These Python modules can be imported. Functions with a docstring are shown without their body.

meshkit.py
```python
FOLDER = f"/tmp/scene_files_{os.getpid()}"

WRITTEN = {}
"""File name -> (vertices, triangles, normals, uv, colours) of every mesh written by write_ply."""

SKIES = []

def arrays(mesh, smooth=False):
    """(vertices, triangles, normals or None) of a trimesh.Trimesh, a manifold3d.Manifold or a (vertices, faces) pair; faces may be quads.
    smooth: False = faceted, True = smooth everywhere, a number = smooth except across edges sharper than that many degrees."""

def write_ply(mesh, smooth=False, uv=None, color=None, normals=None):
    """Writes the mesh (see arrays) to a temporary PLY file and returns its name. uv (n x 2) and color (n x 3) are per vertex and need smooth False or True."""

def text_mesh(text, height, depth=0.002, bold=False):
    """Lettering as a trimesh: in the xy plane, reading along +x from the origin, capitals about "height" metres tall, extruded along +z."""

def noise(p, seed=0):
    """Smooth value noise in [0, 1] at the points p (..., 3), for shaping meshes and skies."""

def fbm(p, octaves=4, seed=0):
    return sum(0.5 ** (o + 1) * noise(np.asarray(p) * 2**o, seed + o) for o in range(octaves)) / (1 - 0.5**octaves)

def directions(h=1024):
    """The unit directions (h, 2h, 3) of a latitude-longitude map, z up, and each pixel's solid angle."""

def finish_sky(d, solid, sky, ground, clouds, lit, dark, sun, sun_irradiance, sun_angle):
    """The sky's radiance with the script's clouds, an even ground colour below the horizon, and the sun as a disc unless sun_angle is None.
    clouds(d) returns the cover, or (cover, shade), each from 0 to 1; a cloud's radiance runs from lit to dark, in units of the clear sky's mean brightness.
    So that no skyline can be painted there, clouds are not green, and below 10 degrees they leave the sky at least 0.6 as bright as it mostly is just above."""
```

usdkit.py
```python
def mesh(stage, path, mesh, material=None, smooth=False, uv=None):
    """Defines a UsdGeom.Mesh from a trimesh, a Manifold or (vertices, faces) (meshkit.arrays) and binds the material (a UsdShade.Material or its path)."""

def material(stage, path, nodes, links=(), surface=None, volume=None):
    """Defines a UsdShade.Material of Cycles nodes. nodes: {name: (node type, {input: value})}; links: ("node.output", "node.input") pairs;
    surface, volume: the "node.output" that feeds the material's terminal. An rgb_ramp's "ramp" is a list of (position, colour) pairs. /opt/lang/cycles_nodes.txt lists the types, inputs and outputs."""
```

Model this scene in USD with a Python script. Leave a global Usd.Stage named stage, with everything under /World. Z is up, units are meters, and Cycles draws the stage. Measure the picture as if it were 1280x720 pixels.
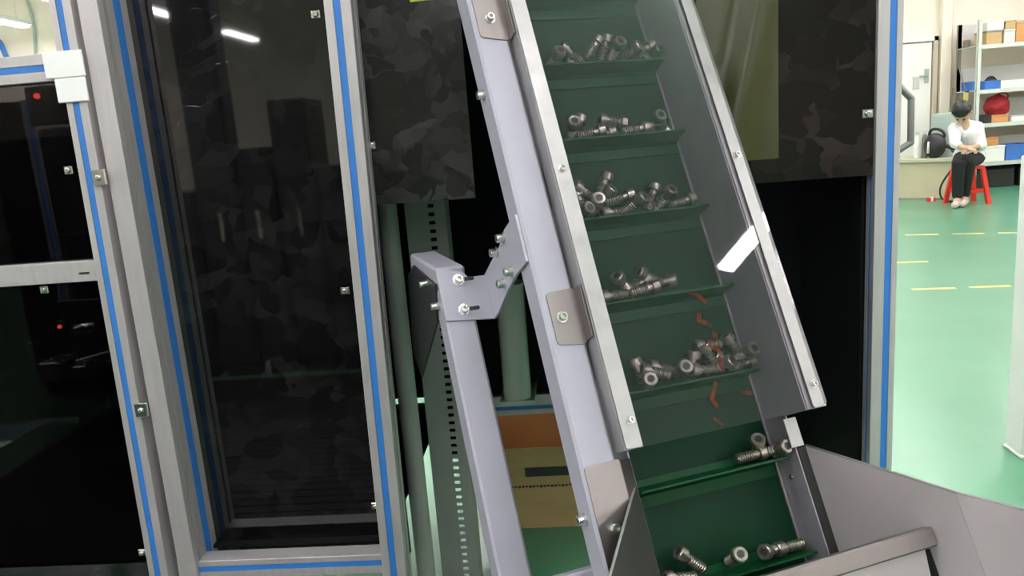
import math, random
import numpy as np, trimesh, usdkit, meshkit
import manifold3d as m3
from shapely.geometry import Polygon, box as sbox
from shapely.ops import unary_union
from pxr import Usd, UsdGeom, UsdShade, UsdLux, Gf, Sdf

random.seed(7)
rng = np.random.default_rng(7)
stage = Usd.Stage.CreateInMemory()
UsdGeom.Xform.Define(stage, '/World')
stage.SetDefaultPrim(stage.GetPrimAtPath('/World'))

# ------------------------------------------------------------------ camera and light
EXPOSURE = 0.0
LAMP = 44.0                 # strength of the fluorescent tubes
CAM_RIGHT = (0.995386, 0.058195, -0.076283)
CAM_UP = (0.063004, 0.203174, 0.977114)
CAM_BACK = (0.072362, -0.977412, 0.198570)
CAM_EYE = (0.0, 0.0, 1.2)
cam = UsdGeom.Camera.Define(stage, '/World/camera')
cam.AddTransformOp().Set(Gf.Matrix4d(*CAM_RIGHT, 0, *CAM_UP, 0, *CAM_BACK, 0, *CAM_EYE, 1))
cam.CreateHorizontalApertureAttr(36.0)
cam.CreateVerticalApertureAttr(20.25)
cam.CreateFocalLengthAttr(36.0 * 962.3 / 1280)
cam.CreateClippingRangeAttr((0.05, 200))
cam.CreateExposureAttr(EXPOSURE)

dome = UsdLux.DomeLight.Define(stage, '/World/sky')
dome.CreateIntensityAttr(0.25)
dome.CreateColorAttr(Gf.Vec3f(0.95, 0.97, 1.0))

# ------------------------------------------------------------------ materials
LOOKS = {}


def mat(name, base, rough=0.5, metal=0.0, spec=0.5, coat=0.0, coat_rough=0.05, mottle=0.0, mscale=6.0, stretch=(1, 1, 1), bump=0.0, bscale=60.0, rvar=0.0, emission=None, strength=0.0):
    """A principled material whose colour and gloss are mottled by noise in object space."""
    nodes = {'p': ('principled_bsdf', {'base_color': base, 'roughness': rough, 'metallic': metal, 'specular_ior_level': spec, 'coat_weight': coat, 'coat_roughness': coat_rough})}
    links = []
    if emission:
        nodes['p'][1].update(emission_color=emission, emission_strength=strength)
    if mottle or bump or rvar:
        nodes['tc'] = ('texture_coordinate', {})
        nodes['mp'] = ('mapping', {'scale': stretch})
        links += [('tc.object', 'mp.vector')]
    if mottle or rvar:
        nodes['n'] = ('noise_texture', {'scale': mscale, 'detail': 5.0, 'roughness': 0.6})
        links += [('mp.vector', 'n.vector')]
    if mottle:
        lo = tuple(max(0, c * (1 - mottle)) for c in base); hi = tuple(min(1, c * (1 + mottle)) for c in base)
        nodes['r'] = ('rgb_ramp', {'ramp': [(0.3, lo), (0.7, hi)]})
        links += [('n.fac', 'r.fac'), ('r.color', 'p.base_color')]
    if rvar:
        nodes['mr'] = ('map_range', {'from_min': 0.3, 'from_max': 0.7, 'to_min': max(0.02, rough - rvar), 'to_max': min(1, rough + rvar)})
        links += [('n.fac', 'mr.value'), ('mr.result', 'p.roughness')]
    if bump:
        nodes['bn'] = ('noise_texture', {'scale': bscale, 'detail': 3.0})
        nodes['b'] = ('bump', {'strength': bump, 'distance': 0.002})
        links += [('mp.vector', 'bn.vector'), ('bn.fac', 'b.height'), ('b.normal', 'p.normal')]
    LOOKS[name] = usdkit.material(stage, '/World/Looks/' + name, nodes, links, surface='p.BSDF')


def clear_mat(name, tint, rough=0.0, haze=0.0, haze_color=(0.5, 0.5, 0.5), ior=1.5):
    """A thin pane: tinted straight-through light, a mirror sheen by fresnel and a little surface haze."""
    nodes = {'t': ('transparent_bsdf', {'color': tint}), 'g': ('glossy_bsdf', {'color': (1, 1, 1), 'roughness': rough}), 'f': ('fresnel', {'IOR': ior}),
             'd': ('diffuse_bsdf', {'color': haze_color}), 'n': ('noise_texture', {'scale': 5.0, 'detail': 4.0}), 'tc': ('texture_coordinate', {}),
             'mr': ('map_range', {'from_min': 0.30, 'from_max': 0.70, 'to_min': haze * 0.25, 'to_max': haze, 'clamp': True}), 'm1': ('mix_closure', {}), 'm2': ('mix_closure', {})}
    LOOKS[name] = usdkit.material(stage, '/World/Looks/' + name, nodes,
                                  [('tc.object', 'n.vector'), ('n.fac', 'mr.value'), ('mr.result', 'm1.fac'), ('t.BSDF', 'm1.closure1'), ('d.BSDF', 'm1.closure2'),
                                   ('f.fac', 'm2.fac'), ('m1.closure', 'm2.closure1'), ('g.BSDF', 'm2.closure2')], surface='m2.closure')


def film_mat(name, dark, light, scale, rough, bump=0.08, spec=0.4):
    """Dark glossy sheet with the crumpled, faceted pattern of its film."""
    nodes = {'tc': ('texture_coordinate', {}), 'mp': ('mapping', {'rotation': (0.3, 0.5, 0.2), 'scale': (1.0, 1.0, 1.25)}), 'w': ('noise_texture', {'scale': 9.0, 'detail': 3.0}),
             'mx': ('mix_color', {'blend_type': 'linear_light', 'fac': 0.06}),
             'v': ('voronoi_texture', {'scale': scale, 'feature': 'f1'}), 'v2': ('voronoi_texture', {'scale': scale * 1.9, 'feature': 'f1'}),
             's': ('separate_color', {}), 's2': ('separate_color', {}), 'ad': ('math', {'math_type': 'multiply'}),
             'r': ('rgb_ramp', {'ramp': [(0.1, dark), (0.35, tuple(0.5 * (a + b) for a, b in zip(dark, light))), (0.75, light)]}),
             'p': ('principled_bsdf', {'roughness': rough, 'specular_ior_level': spec}), 'b': ('bump', {'strength': bump, 'distance': 0.002})}
    LOOKS[name] = usdkit.material(stage, '/World/Looks/' + name, nodes,
                                  [('tc.object', 'mp.vector'), ('mp.vector', 'w.vector'), ('mp.vector', 'mx.a'), ('w.color', 'mx.b'), ('mx.result', 'v.vector'), ('mx.result', 'v2.vector'),
                                   ('v.color', 's.color'), ('v2.color', 's2.color'), ('s.r', 'ad.value1'), ('s2.g', 'ad.value2'), ('ad.value', 'r.fac'), ('r.color', 'p.base_color'),
                                   ('ad.value', 'b.height'), ('b.normal', 'p.normal')], surface='p.BSDF')


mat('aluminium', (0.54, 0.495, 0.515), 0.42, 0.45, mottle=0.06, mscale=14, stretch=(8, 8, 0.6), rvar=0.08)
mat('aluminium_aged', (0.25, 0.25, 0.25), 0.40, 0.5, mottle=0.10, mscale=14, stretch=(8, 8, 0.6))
mat('blue_strip', (0.035, 0.19, 0.60), 0.45)
mat('white_paint', (0.42, 0.40, 0.49), 0.42, mottle=0.03, mscale=5, bump=0.05, bscale=220)
mat('grey_paint', (0.34, 0.345, 0.335), 0.40, mottle=0.06, mscale=9)
mat('dark_paint', (0.022, 0.022, 0.024), 0.45)
mat('stainless', (0.27, 0.235, 0.235), 0.42, 1.0, mottle=0.10, mscale=7, stretch=(1, 1, 1), rvar=0.10, bump=0.04, bscale=30)
mat('hopper_shaded', (0.10, 0.098, 0.094), 0.36, 0.6, mottle=0.10, mscale=8)  # hopper steel with the shade on its left panel put into the colour
mat('pale_grey_paint', (0.58, 0.60, 0.565), 0.28, mottle=0.05, mscale=6)
mat('stainless_bright', (0.46, 0.41, 0.435), 0.40, 0.45, mottle=0.08, mscale=4, rvar=0.10)
mat('galvanised', (0.40, 0.38, 0.385), 0.42, 0.6, mottle=0.10, mscale=18, stretch=(1, 1, 1), rvar=0.08)
mat('wall_steel', (0.36, 0.33, 0.38), 0.40, 0.3, mottle=0.14, mscale=10, rvar=0.08)
mat('belt_green', (0.0032, 0.030, 0.013), 0.45, spec=0.12, mottle=0.22, mscale=9)
mat('cleat_green', (0.004, 0.058, 0.020), 0.40, spec=0.2, mottle=0.18, mscale=12)
mat('screw_steel', (0.34, 0.31, 0.27), 0.30, 0.85, mottle=0.22, mscale=110)
mat('chrome', (0.75, 0.73, 0.70), 0.22, 1.0)
mat('rubber', (0.012, 0.012, 0.012), 0.6)
mat('matt_black', (0.006, 0.006, 0.007), 0.7, spec=0.2)
mat('red_print', (0.45, 0.045, 0.035), 0.6)
mat('carton', (0.47, 0.34, 0.165), 0.8, mottle=0.08, mscale=7, stretch=(1, 1, 6), spec=0.2)
mat('carton_inside', (0.40, 0.22, 0.10), 0.8, mottle=0.06, mscale=7, spec=0.2)
mat('print_dark', (0.035, 0.042, 0.045), 0.7)
mat('floor_green', (0.085, 0.295, 0.165), 0.45, spec=0.5, coat=0.6, coat_rough=0.24, mottle=0.10, mscale=1.4, bump=0.03, bscale=6)
mat('yellow_tape', (0.72, 0.60, 0.20), 0.5, mottle=0.25, mscale=12)
mat('wall_cream', (0.89, 0.785, 0.68), 0.75, mottle=0.02, mscale=2)
mat('wall_rose', (0.86, 0.72, 0.71), 0.75, mottle=0.03, mscale=2)
mat('ceiling_white', (0.80, 0.80, 0.79), 0.85)
mat('door_white', (0.84, 0.82, 0.78), 0.45)
mat('frame_tan', (0.55, 0.48, 0.38), 0.6)
mat('lamp_glow', (0.9, 0.9, 0.9), 0.5, emission=(1.0, 0.95, 0.965), strength=LAMP)
mat('glare_plate', (0.92, 0.90, 0.91), 0.35, 0.2)  # aluminium bracket with lamp glare painted in as near-white
mat('lamp_housing', (0.75, 0.75, 0.75), 0.5)
mat('desk_cream', (0.62, 0.55, 0.38), 0.55, mottle=0.05, mscale=4)
mat('desk_top', (0.52, 0.52, 0.38), 0.5)
mat('box_greygreen', (0.38, 0.45, 0.42), 0.5)
mat('shelf_grey', (0.60, 0.63, 0.57), 0.5)
mat('shelf_dark', (0.24, 0.22, 0.18), 0.6)
mat('bin_blue', (0.05, 0.17, 0.55), 0.45)
mat('paper_white', (0.85, 0.84, 0.80), 0.7)
mat('box_tan', (0.50, 0.34, 0.16), 0.8)
mat('box_grey', (0.58, 0.56, 0.55), 0.7)
mat('red_cloth', (0.35, 0.012, 0.02), 0.7)
mat('orange_card', (0.62, 0.28, 0.10), 0.8)
mat('red_plastic', (0.80, 0.035, 0.02), 0.35)
mat('skin', (0.58, 0.36, 0.25), 0.55)
mat('hair', (0.012, 0.010, 0.009), 0.45)
mat('shirt', (0.80, 0.76, 0.78), 0.85)
mat('trousers', (0.012, 0.013, 0.015), 0.8)
mat('shoe', (0.60, 0.50, 0.47), 0.6)
mat('yellow_label', (0.55, 0.52, 0.04), 0.5)
mat('led_red', (0.6, 0.02, 0.01), 0.4, emission=(1.0, 0.10, 0.05), strength=6)
mat('dark_blue', (0.012, 0.016, 0.07), 0.5)
mat('inner_steel', (0.50, 0.48, 0.50), 0.3, 0.9)
mat('white_enamel', (0.78, 0.77, 0.75), 0.5)
film_mat('film_grey', (0.008, 0.008, 0.008), (0.040, 0.039, 0.040), 15.0, 0.16)
film_mat('film_black', (0.0035, 0.0033, 0.0035), (0.0115, 0.0105, 0.011), 13.0, 0.03, 0.06, 0.85)
film_mat('film_brown', (0.0025, 0.002, 0.002), (0.022, 0.0145, 0.014), 13.0, 0.12)
clear_mat('acrylic', (0.95, 0.925, 0.95), 0.02, haze=0.006, haze_color=(0.55, 0.58, 0.68), ior=1.36)
clear_mat('tinted_pane', (0.27, 0.255, 0.27), 0.02, haze=0.004, haze_color=(0.20, 0.19, 0.20), ior=1.16)

# yellow PVC sheet: light passes softly
LOOKS['yellow_pvc'] = usdkit.material(stage, '/World/Looks/yellow_pvc',
    {'t': ('translucent_bsdf', {'color': (0.16, 0.15, 0.02)}), 'p': ('principled_bsdf', {'base_color': (0.050, 0.052, 0.007), 'roughness': 0.28, 'specular_ior_level': 0.6}), 'm': ('mix_closure', {'fac': 0.3})},
    [('p.BSDF', 'm.closure1'), ('t.BSDF', 'm.closure2')], surface='m.closure')
# red reflection in the clear cover, painted as patchy translucent strokes
LOOKS['red_reflection'] = usdkit.material(stage, '/World/Looks/red_reflection',
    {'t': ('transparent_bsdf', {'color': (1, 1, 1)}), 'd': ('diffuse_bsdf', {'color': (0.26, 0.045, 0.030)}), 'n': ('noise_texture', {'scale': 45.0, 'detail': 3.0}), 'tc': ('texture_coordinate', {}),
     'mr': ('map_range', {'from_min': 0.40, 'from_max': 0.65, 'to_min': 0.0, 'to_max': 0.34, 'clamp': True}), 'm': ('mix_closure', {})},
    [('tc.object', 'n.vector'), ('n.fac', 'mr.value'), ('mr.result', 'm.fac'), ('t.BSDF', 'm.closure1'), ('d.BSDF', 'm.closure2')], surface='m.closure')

# ------------------------------------------------------------------ helpers
used = set()


def free(path):
    if path not in used:
        used.add(path); return path
    k = 1
    while f'{path}_{k:03d}' in used:
        k += 1
    used.add(f'{path}_{k:03d}')
    return f'{path}_{k:03d}'


def keys(prim, label=None, cat=None, group=None, kind=None):
    for k, v in (('label', label), ('category', cat), ('group', group), ('kind', kind)):
        if v:
            prim.SetCustomDataByKey(k, v)
    return prim


def mtx(m):
    m = np.asarray(m, float)
    return Gf.Matrix4d(*[float(x) for x in m.T.ravel()])


def thing(name, label, cat, group=None, m=None, kind=None):
    x = UsdGeom.Xform.Define(stage, free('/World/' + name))
    x.AddTransformOp().Set(mtx(np.eye(4) if m is None else m))
    return keys(x.GetPrim(), label, cat, group, kind)


def part(parent, name, mesh, look, smooth=30, label=None, kind=None):
    path = free(str(parent.GetPath()) + '/' + name)
    if isinstance(mesh, list):
        mesh = trimesh.util.concatenate(mesh)
    p = usdkit.mesh(stage, path, mesh, LOOKS[look], smooth=smooth).GetPrim()
    return keys(p, label, kind=kind)


def single(name, mesh, look, label, cat, group=None, kind=None, smooth=30):
    if isinstance(mesh, list):
        mesh = trimesh.util.concatenate(mesh)
    p = usdkit.mesh(stage, free('/World/' + name), mesh, LOOKS[look], smooth=smooth).GetPrim()
    return keys(p, label, cat, group, kind)


def setting(name, mesh, look, smooth=False):
    p = usdkit.mesh(stage, free('/World/' + name), mesh, LOOKS[look], smooth=smooth).GetPrim()
    return keys(p, kind='structure')


def bx(x0, x1, y0, y1, z0, z1, ch=0.0):
    """Box with chamfered edges between two corners."""
    lo, hi = np.minimum([x0, y0, z0], [x1, y1, z1]), np.maximum([x0, y0, z0], [x1, y1, z1])
    if ch <= 0:
        return trimesh.creation.box(bounds=[lo, hi])
    ch = min(ch, 0.45 * (hi - lo).min())
    pts = []
    for i in (0, 1):
        for j in (0, 1):
            for k in (0, 1):
                c = np.array([(lo, hi)[i][0], (lo, hi)[j][1], (lo, hi)[k][2]]); s = np.array([1 - 2 * i, 1 - 2 * j, 1 - 2 * k]) * ch
                for ax in range(3):
                    q = c + s; q[ax] = c[ax]; pts.append(q)
    return trimesh.Trimesh(pts).convex_hull


def moved(mesh, m):
    mesh = mesh.copy(); mesh.apply_transform(m); return mesh


def rotz(deg, at=(0, 0, 0)):
    return trimesh.transformations.rotation_matrix(math.radians(deg), [0, 0, 1], at)


def trans(x, y, z):
    return trimesh.transformations.translation_matrix([x, y, z])


def frame(x, y, z, o=(0, 0, 0)):
    m = np.eye(4); m[:3, 0], m[:3, 1], m[:3, 2], m[:3, 3] = x, y, z, o; return m


def unit(v):
    v = np.asarray(v, float); return v / np.linalg.norm(v)


def along(d, at):
    """Frame whose z axis points along d."""
    z = unit(d); t = np.array([0, 0, 1.0]) if abs(z[2]) < 0.9 else np.array([1.0, 0, 0]); x = unit(np.cross(t, z))
    return frame(x, np.cross(z, x), z, at)


def rod(p, q, r, n=16):
    p, q = np.asarray(p, float), np.asarray(q, float)
    c = trimesh.creation.cylinder(radius=r, height=np.linalg.norm(q - p), sections=n)
    return moved(c, along(q - p, (p + q) / 2))


def lathe(profile, n=24):
    return trimesh.creation.revolve(np.asarray(profile, float), sections=n)


def prism(poly, h, m=None):
    """Extrude a shapely polygon (or points) by h along z, then place with m."""
    if not hasattr(poly, 'exterior') and not hasattr(poly, 'geoms'):
        poly = Polygon(poly)
    e = trimesh.util.concatenate([trimesh.creation.extrude_polygon(g, h, engine='earcut') for g in getattr(poly, 'geoms', [poly])])
    return e if m is None else moved(e, m)


def sheet(pts, t=0.002, up=None):
    """Flat (or fanned) sheet of thickness t through 3-D points in order."""
    p = np.asarray(pts, float); n = unit(np.cross(p[1] - p[0], p[-1] - p[0]))
    if up is not None and n @ up < 0:
        n = -n
    m = len(p); v = np.vstack([p, p - n * t]); f = []
    for i in range(1, m - 1):
        f += [[0, i, i + 1], [m, m + i + 1, m + i]]
    for i in range(m):
        j = (i + 1) % m; f += [[i, m + i, m + j], [i, m + j, j]]
    t_ = trimesh.Trimesh(v, f, process=False); t_.fix_normals(); return t_


def pipe(pts, r, n=10, smooth_pts=True):
    """Round tube along a polyline."""
    p = np.asarray(pts, float)
    if smooth_pts and len(p) > 2:
        from scipy.interpolate import CubicSpline
        s = np.r_[0, np.cumsum(np.linalg.norm(np.diff(p, axis=0), axis=1))]; p = CubicSpline(s, p)(np.linspace(0, s[-1], 8 * len(p)))
    t = np.gradient(p, axis=0); t /= np.linalg.norm(t, axis=1, keepdims=True)
    ref = np.array([0, 0, 1.0]) if abs(t[0][2]) < 0.9 else np.array([1.0, 0, 0]); x = unit(np.cross(ref, t[0])); v = []
    for q, d in zip(p, t):
        x = unit(x - d * (x @ d)); y = np.cross(d, x); a = np.linspace(0, 2 * np.pi, n, endpoint=False)
        v.append(q + r * (np.cos(a)[:, None] * x + np.sin(a)[:, None] * y))
    k = len(p); f = []
    for i in range(k - 1):
        for j in range(n):
            a, b = i * n + j, i * n + (j + 1) % n; f += [[a, b, b + n], [a, b + n, a + n]]
    v = np.vstack(v + [p[:1], p[-1:]])
    for j in range(n):
        f += [[k * n, (j + 1) % n, j], [k * n + 1, (k - 1) * n + j, (k - 1) * n + (j + 1) % n]]
    return trimesh.Trimesh(v, f, process=False)


def lean(mesh, k, z0=1.0):
    """Slight lean of an upright: x grows with height by k."""
    mesh = mesh.copy(); mesh.vertices[:, 0] += k * (mesh.vertices[:, 2] - z0); return mesh


def section(x0, x1, y0, y1, slots=()):
    """Cross-section of an extruded profile with T-slot mouths. slots: (side, centre coordinate, width)."""
    s = sbox(x0, y0, x1, y1).buffer(-0.0015).buffer(0.0015)
    d = 0.008
    for side, c, w in slots:
        h = w / 2
        s = s.difference({'front': sbox(c - h, y0 - 1, c + h, y0 + d), 'left': sbox(x0 - 1, c - h, x0 + d, c + h), 'right': sbox(x1 - d, c - h, x1 + 1, c + h)}[side])
    return s


def dome_screw(r, h):
    """Button-head screw with a hexagon socket: axis +z, seat at z = 0."""
    prof = [(0, 0), (r, 0), (r, h * 0.35), (r * 0.86, h * 0.75), (r * 0.55, h), (r * 0.42, h), (r * 0.36, h * 0.45), (0, h * 0.45)]
    return lathe(prof, 18)


def cap_screw(r, h, washer=1.45):
    prof = [(0, 0), (r * washer, 0), (r * washer, 0.0015), (r, 0.0016), (r, h * 0.88), (r * 0.9, h), (r * 0.55, h), (r * 0.5, h * 0.4), (0, h * 0.4)]
    return lathe(prof, 20)


# ------------------------------------------------------------------ the hall
X0, X1, Y0, Y1, ZC = -9.5, 9.0, -13.0, 11.2, 4.2
setting('floor', bx(X0, X1, Y0, Y1, -0.1, 0), 'floor_green')
setting('ceiling', bx(X0, X1, Y0, Y1, ZC, ZC + 0.1), 'ceiling_white')
setting('wall_back', bx(X0, X1, Y1, Y1 + 0.15, 0, ZC), 'wall_cream')
setting('wall_front', bx(X0, X1, Y0 - 0.15, Y0, 0, ZC), 'wall_rose')
setting('wall_left', bx(X0 - 0.15, X0, Y0, Y1, 0, ZC), 'wall_cream')
setting('wall_right', bx(X1, X1 + 0.15, Y0, Y1, 0, ZC), 'wall_cream')
setting('trim_1', bx(5.20, 5.34, Y1 - 0.10, Y1, 0, ZC, 0.01), 'wall_cream')          # pilaster beside the door
dr = UsdGeom.Xform.Define(stage, '/World/door_1').GetPrim(); keys(dr, kind='structure')
part(dr, 'leaf', bx(4.25, 5.10, Y1 - 0.05, Y1 - 0.01, 0.0, 1.95, 0.005), 'door_white')
part(dr, 'jamb', bx(5.11, 5.17, Y1 - 0.08, Y1 - 0.005, 0.0, 2.02, 0.004), 'frame_tan')
part(dr, 'jamb', bx(4.18, 4.24, Y1 - 0.08, Y1 - 0.005, 0.0, 2.02, 0.004), 'door_white')
part(dr, 'head', bx(4.18, 5.17, Y1 - 0.08, Y1 - 0.005, 1.96, 2.02, 0.004), 'door_white')
part(dr, 'handle_plate', bx(5.01, 5.06, Y1 - 0.07, Y1 - 0.045, 1.42, 1.60, 0.004), 'box_greygreen')
part(dr, 'lever', rod((5.035, Y1 - 0.09, 1.51), (4.93, Y1 - 0.09, 1.51), 0.011), 'box_greygreen')
sw = thing('wall_notice', 'small grey notice plate fixed to the white door', 'sign')
part(sw, 'plate', bx(4.86, 4.94, Y1 - 0.062, Y1 - 0.05, 1.35, 1.50, 0.003), 'box_grey')
for z in (1.345, 1.498):
    part(sw, 'frame_strip', bx(4.855, 4.945, Y1 - 0.064, Y1 - 0.05, z, z + 0.007), 'frame_tan')
sk = thing('wall_socket', 'dark grey socket box on the cream wall right of the white door', 'socket')
part(sk, 'box', bx(5.40, 5.52, Y1 - 0.05, Y1, 1.24, 1.32, 0.006), 'frame_tan')
part(sk, 'socket_face', bx(5.42, 5.50, Y1 - 0.055, Y1 - 0.045, 1.255, 1.305, 0.003), 'dark_paint')

single('hanging_cable', pipe([(-7.42, Y1 - 0.03, 4.2), (-7.43, Y1 - 0.03, 3.6), (-7.40, Y1 - 0.03, 3.22), (-7.46, Y1 - 0.03, 2.8), (-7.47, Y1 - 0.03, 2.3), (-7.44, Y1 - 0.03, 1.7)], 0.018), 'box_greygreen',
       'grey cable hanging down the cream wall behind the machine', 'cable')
single('pipe_hook', pipe([(-7.95, Y1 - 0.06, 3.05), (-7.89, Y1 - 0.08, 2.92), (-7.84, Y1 - 0.1, 2.80), (-7.70, Y1 - 0.08, 2.76)], 0.035), 'bin_blue',
       'short blue bent hose on the cream wall above the left machine door', 'hose')

# floor marking tapes
for k, (x0, y0, x1, y1, lab) in enumerate([(2.45, 5.95, 2.72, 5.91, 'short solid yellow tape mark on the green floor'), (2.22, 5.03, 2.48, 5.00, None), (2.56, 4.99, 2.80, 4.965, None), (2.88, 4.955, 3.14, 4.93, None), (3.22, 4.92, 3.46, 4.90, None),
                                     (3.10, 7.19, 3.36, 7.11, None), (3.46, 7.08, 3.70, 7.0, None), (3.80, 6.97, 4.05, 6.89, None), (4.15, 6.86, 4.4, 6.78, None)]):
    d = unit([x1 - x0, y1 - y0, 0]); n = np.array([-d[1], d[0], 0]) * 0.025
    p, q = np.array([x0, y0, 0.0015]), np.array([x1, y1, 0.0015])
    names = ['leftmost', 'second', 'third', 'rightmost']
    single('floor_tape', sheet([p - n, q - n, q + n, p + n], 0.0013, (0, 0, 1)), 'yellow_tape', lab or f"{names[(k - 1) % 4]} pale yellow dash of the {'nearer' if k < 5 else 'farther'} worn tape line on the green floor", 'tape',
           None if lab else 'worn yellow floor tape dashes', smooth=False)

# fluorescent lights hung in rows; the tubes are the room's light
def ceiling_light(x, y, label, group):
    t = thing('ceiling_light', label, 'ceiling light', group, trans(x, y, 3.0))
    part(t, 'housing', [bx(-0.075, 0.075, -0.62, 0.62, 0.035, 0.09, 0.01)], 'lamp_housing')
    part(t, 'diffuser', [bx(-0.062, 0.062, -0.59, 0.59, 0.006, 0.034, 0.006)], 'lamp_glow')
    part(t, 'suspension', [rod((0, s * 0.45, 0.09), (0, s * 0.45, 1.2), 0.006, 6) for s in (-1, 1)], 'lamp_housing')
    return t


lamps = [(-6.83, 9.55, 'fluorescent ceiling light seen through the gap above the left machine door', None)]
for x in (-6.85, -4.95, -2.95, -1.0, 0.95, 2.92, 4.9, 6.85):
    for y in ((-6.9, -4.6, -2.3, 0.0, 2.3, 4.6, 7.0) if x != -2.95 else (-4.6, -2.3, 0.0, 2.3, 4.6, 7.0)):
        lamps.append((x, y + (0.36 if x == 2.92 and y == 0 else 0), 'added fluorescent light fitting off the rows, brightening the hall walls', 'hall ceiling lights'))
for x, y in ((3.9, 8.3), (5.8, 8.3), (7.4, 8.6), (3.9, 9.7), (5.8, 9.7), (0.0, 3.5), (-2.0, 9.0), (-5.5, 9.2), (-8.2, 8.5), (-4.0, 8.6), (-7.6, 9.9), (1.5, -11.3), (3.0, -11.3), (-8.6, -11.3)):  # extra lamps added off the rows to brighten far walls and floor
    lamps.append((x, y, 'added fluorescent light fitting off the rows, brightening the hall walls', 'hall ceiling lights'))
lamps.append((-4.95, -9.7, 'added fluorescent light fitting off the rows, brightening the hall walls', 'hall ceiling lights'))
mirrored = {(2.92, 0.36): 'ceiling light whose mirror image is the white streak on the clear conveyor cover', (-4.95, -6.9): 'ceiling light mirrored as the leftmost white spot in the dark cabinet panel',
            (-4.95, -9.7): 'ceiling light mirrored as the right-hand white spot in the dark cabinet panel'}
for x, y, lab, grp in lamps:
    ceiling_light(x, y, mirrored.get((x, y), lab), None if (x, y) in mirrored else grp)

# ------------------------------------------------------------------ conveyor (local frame: a across, u up the incline, n out of the belt)
A = np.array([0.923965, 0.382476, 0.0]); A = unit(A)
inc = math.radians(62.36)
Hd = np.array([-A[1], A[0], 0.0])
U = Hd * math.cos(inc) + np.array([0, 0, 1.0]) * math.sin(inc)
N = np.cross(A, U)
O = np.array([0.1162, 1.1619, 0.9846])
CV = frame(A, U, N, O)
U0, PITCH, CL_H = 0.3339, 0.1301, 0.0411
cleat_u = [U0 + PITCH * k for k in (4, 3, 2, 1, 0, -1, -2, -3, -4, -5, -6, -7)]

cvr = thing('cleated_conveyor', 'steep cleated conveyor with dark green belt under a clear cover', 'conveyor', m=CV)
part(cvr, 'belt', bx(-0.119, 0.119, -0.76, 0.95, -0.004, 0.0, 0.001), 'belt_green')
part(cvr, 'wear_strip', bx(0.1195, 0.1235, -0.76, 0.95, -0.006, 0.0015), 'galvanised')
part(cvr, 'wear_strip', bx(-0.1235, -0.1195, -0.76, 0.95, -0.006, 0.0015), 'galvanised')
part(cvr, 'belt_bed', bx(-0.123, 0.123, -0.76, 0.95, -0.045, -0.0065), 'dark_paint')
prof = Polygon([(-0.024, 0), (-0.024, 0.0022), (-0.009, 0.0045), (-0.0055, 0.011), (-0.0045, 0.039), (-0.0035, 0.0411), (-0.0008, 0.0411), (0, 0.039), (0.0005, 0.009), (0.004, 0.003), (0.013, 0.0018), (0.013, 0)])
for uu in cleat_u:
    # polygon axes are (u, n): extrude across a
    part(cvr, 'cleat', prism(prof, 0.232, frame([0, 1, 0], [0, 0, 1], [1, 0, 0], [-0.116, uu, 0.0001])), 'cleat_green', smooth=25)
UE = -0.263     # lower end of the clear cover
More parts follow.
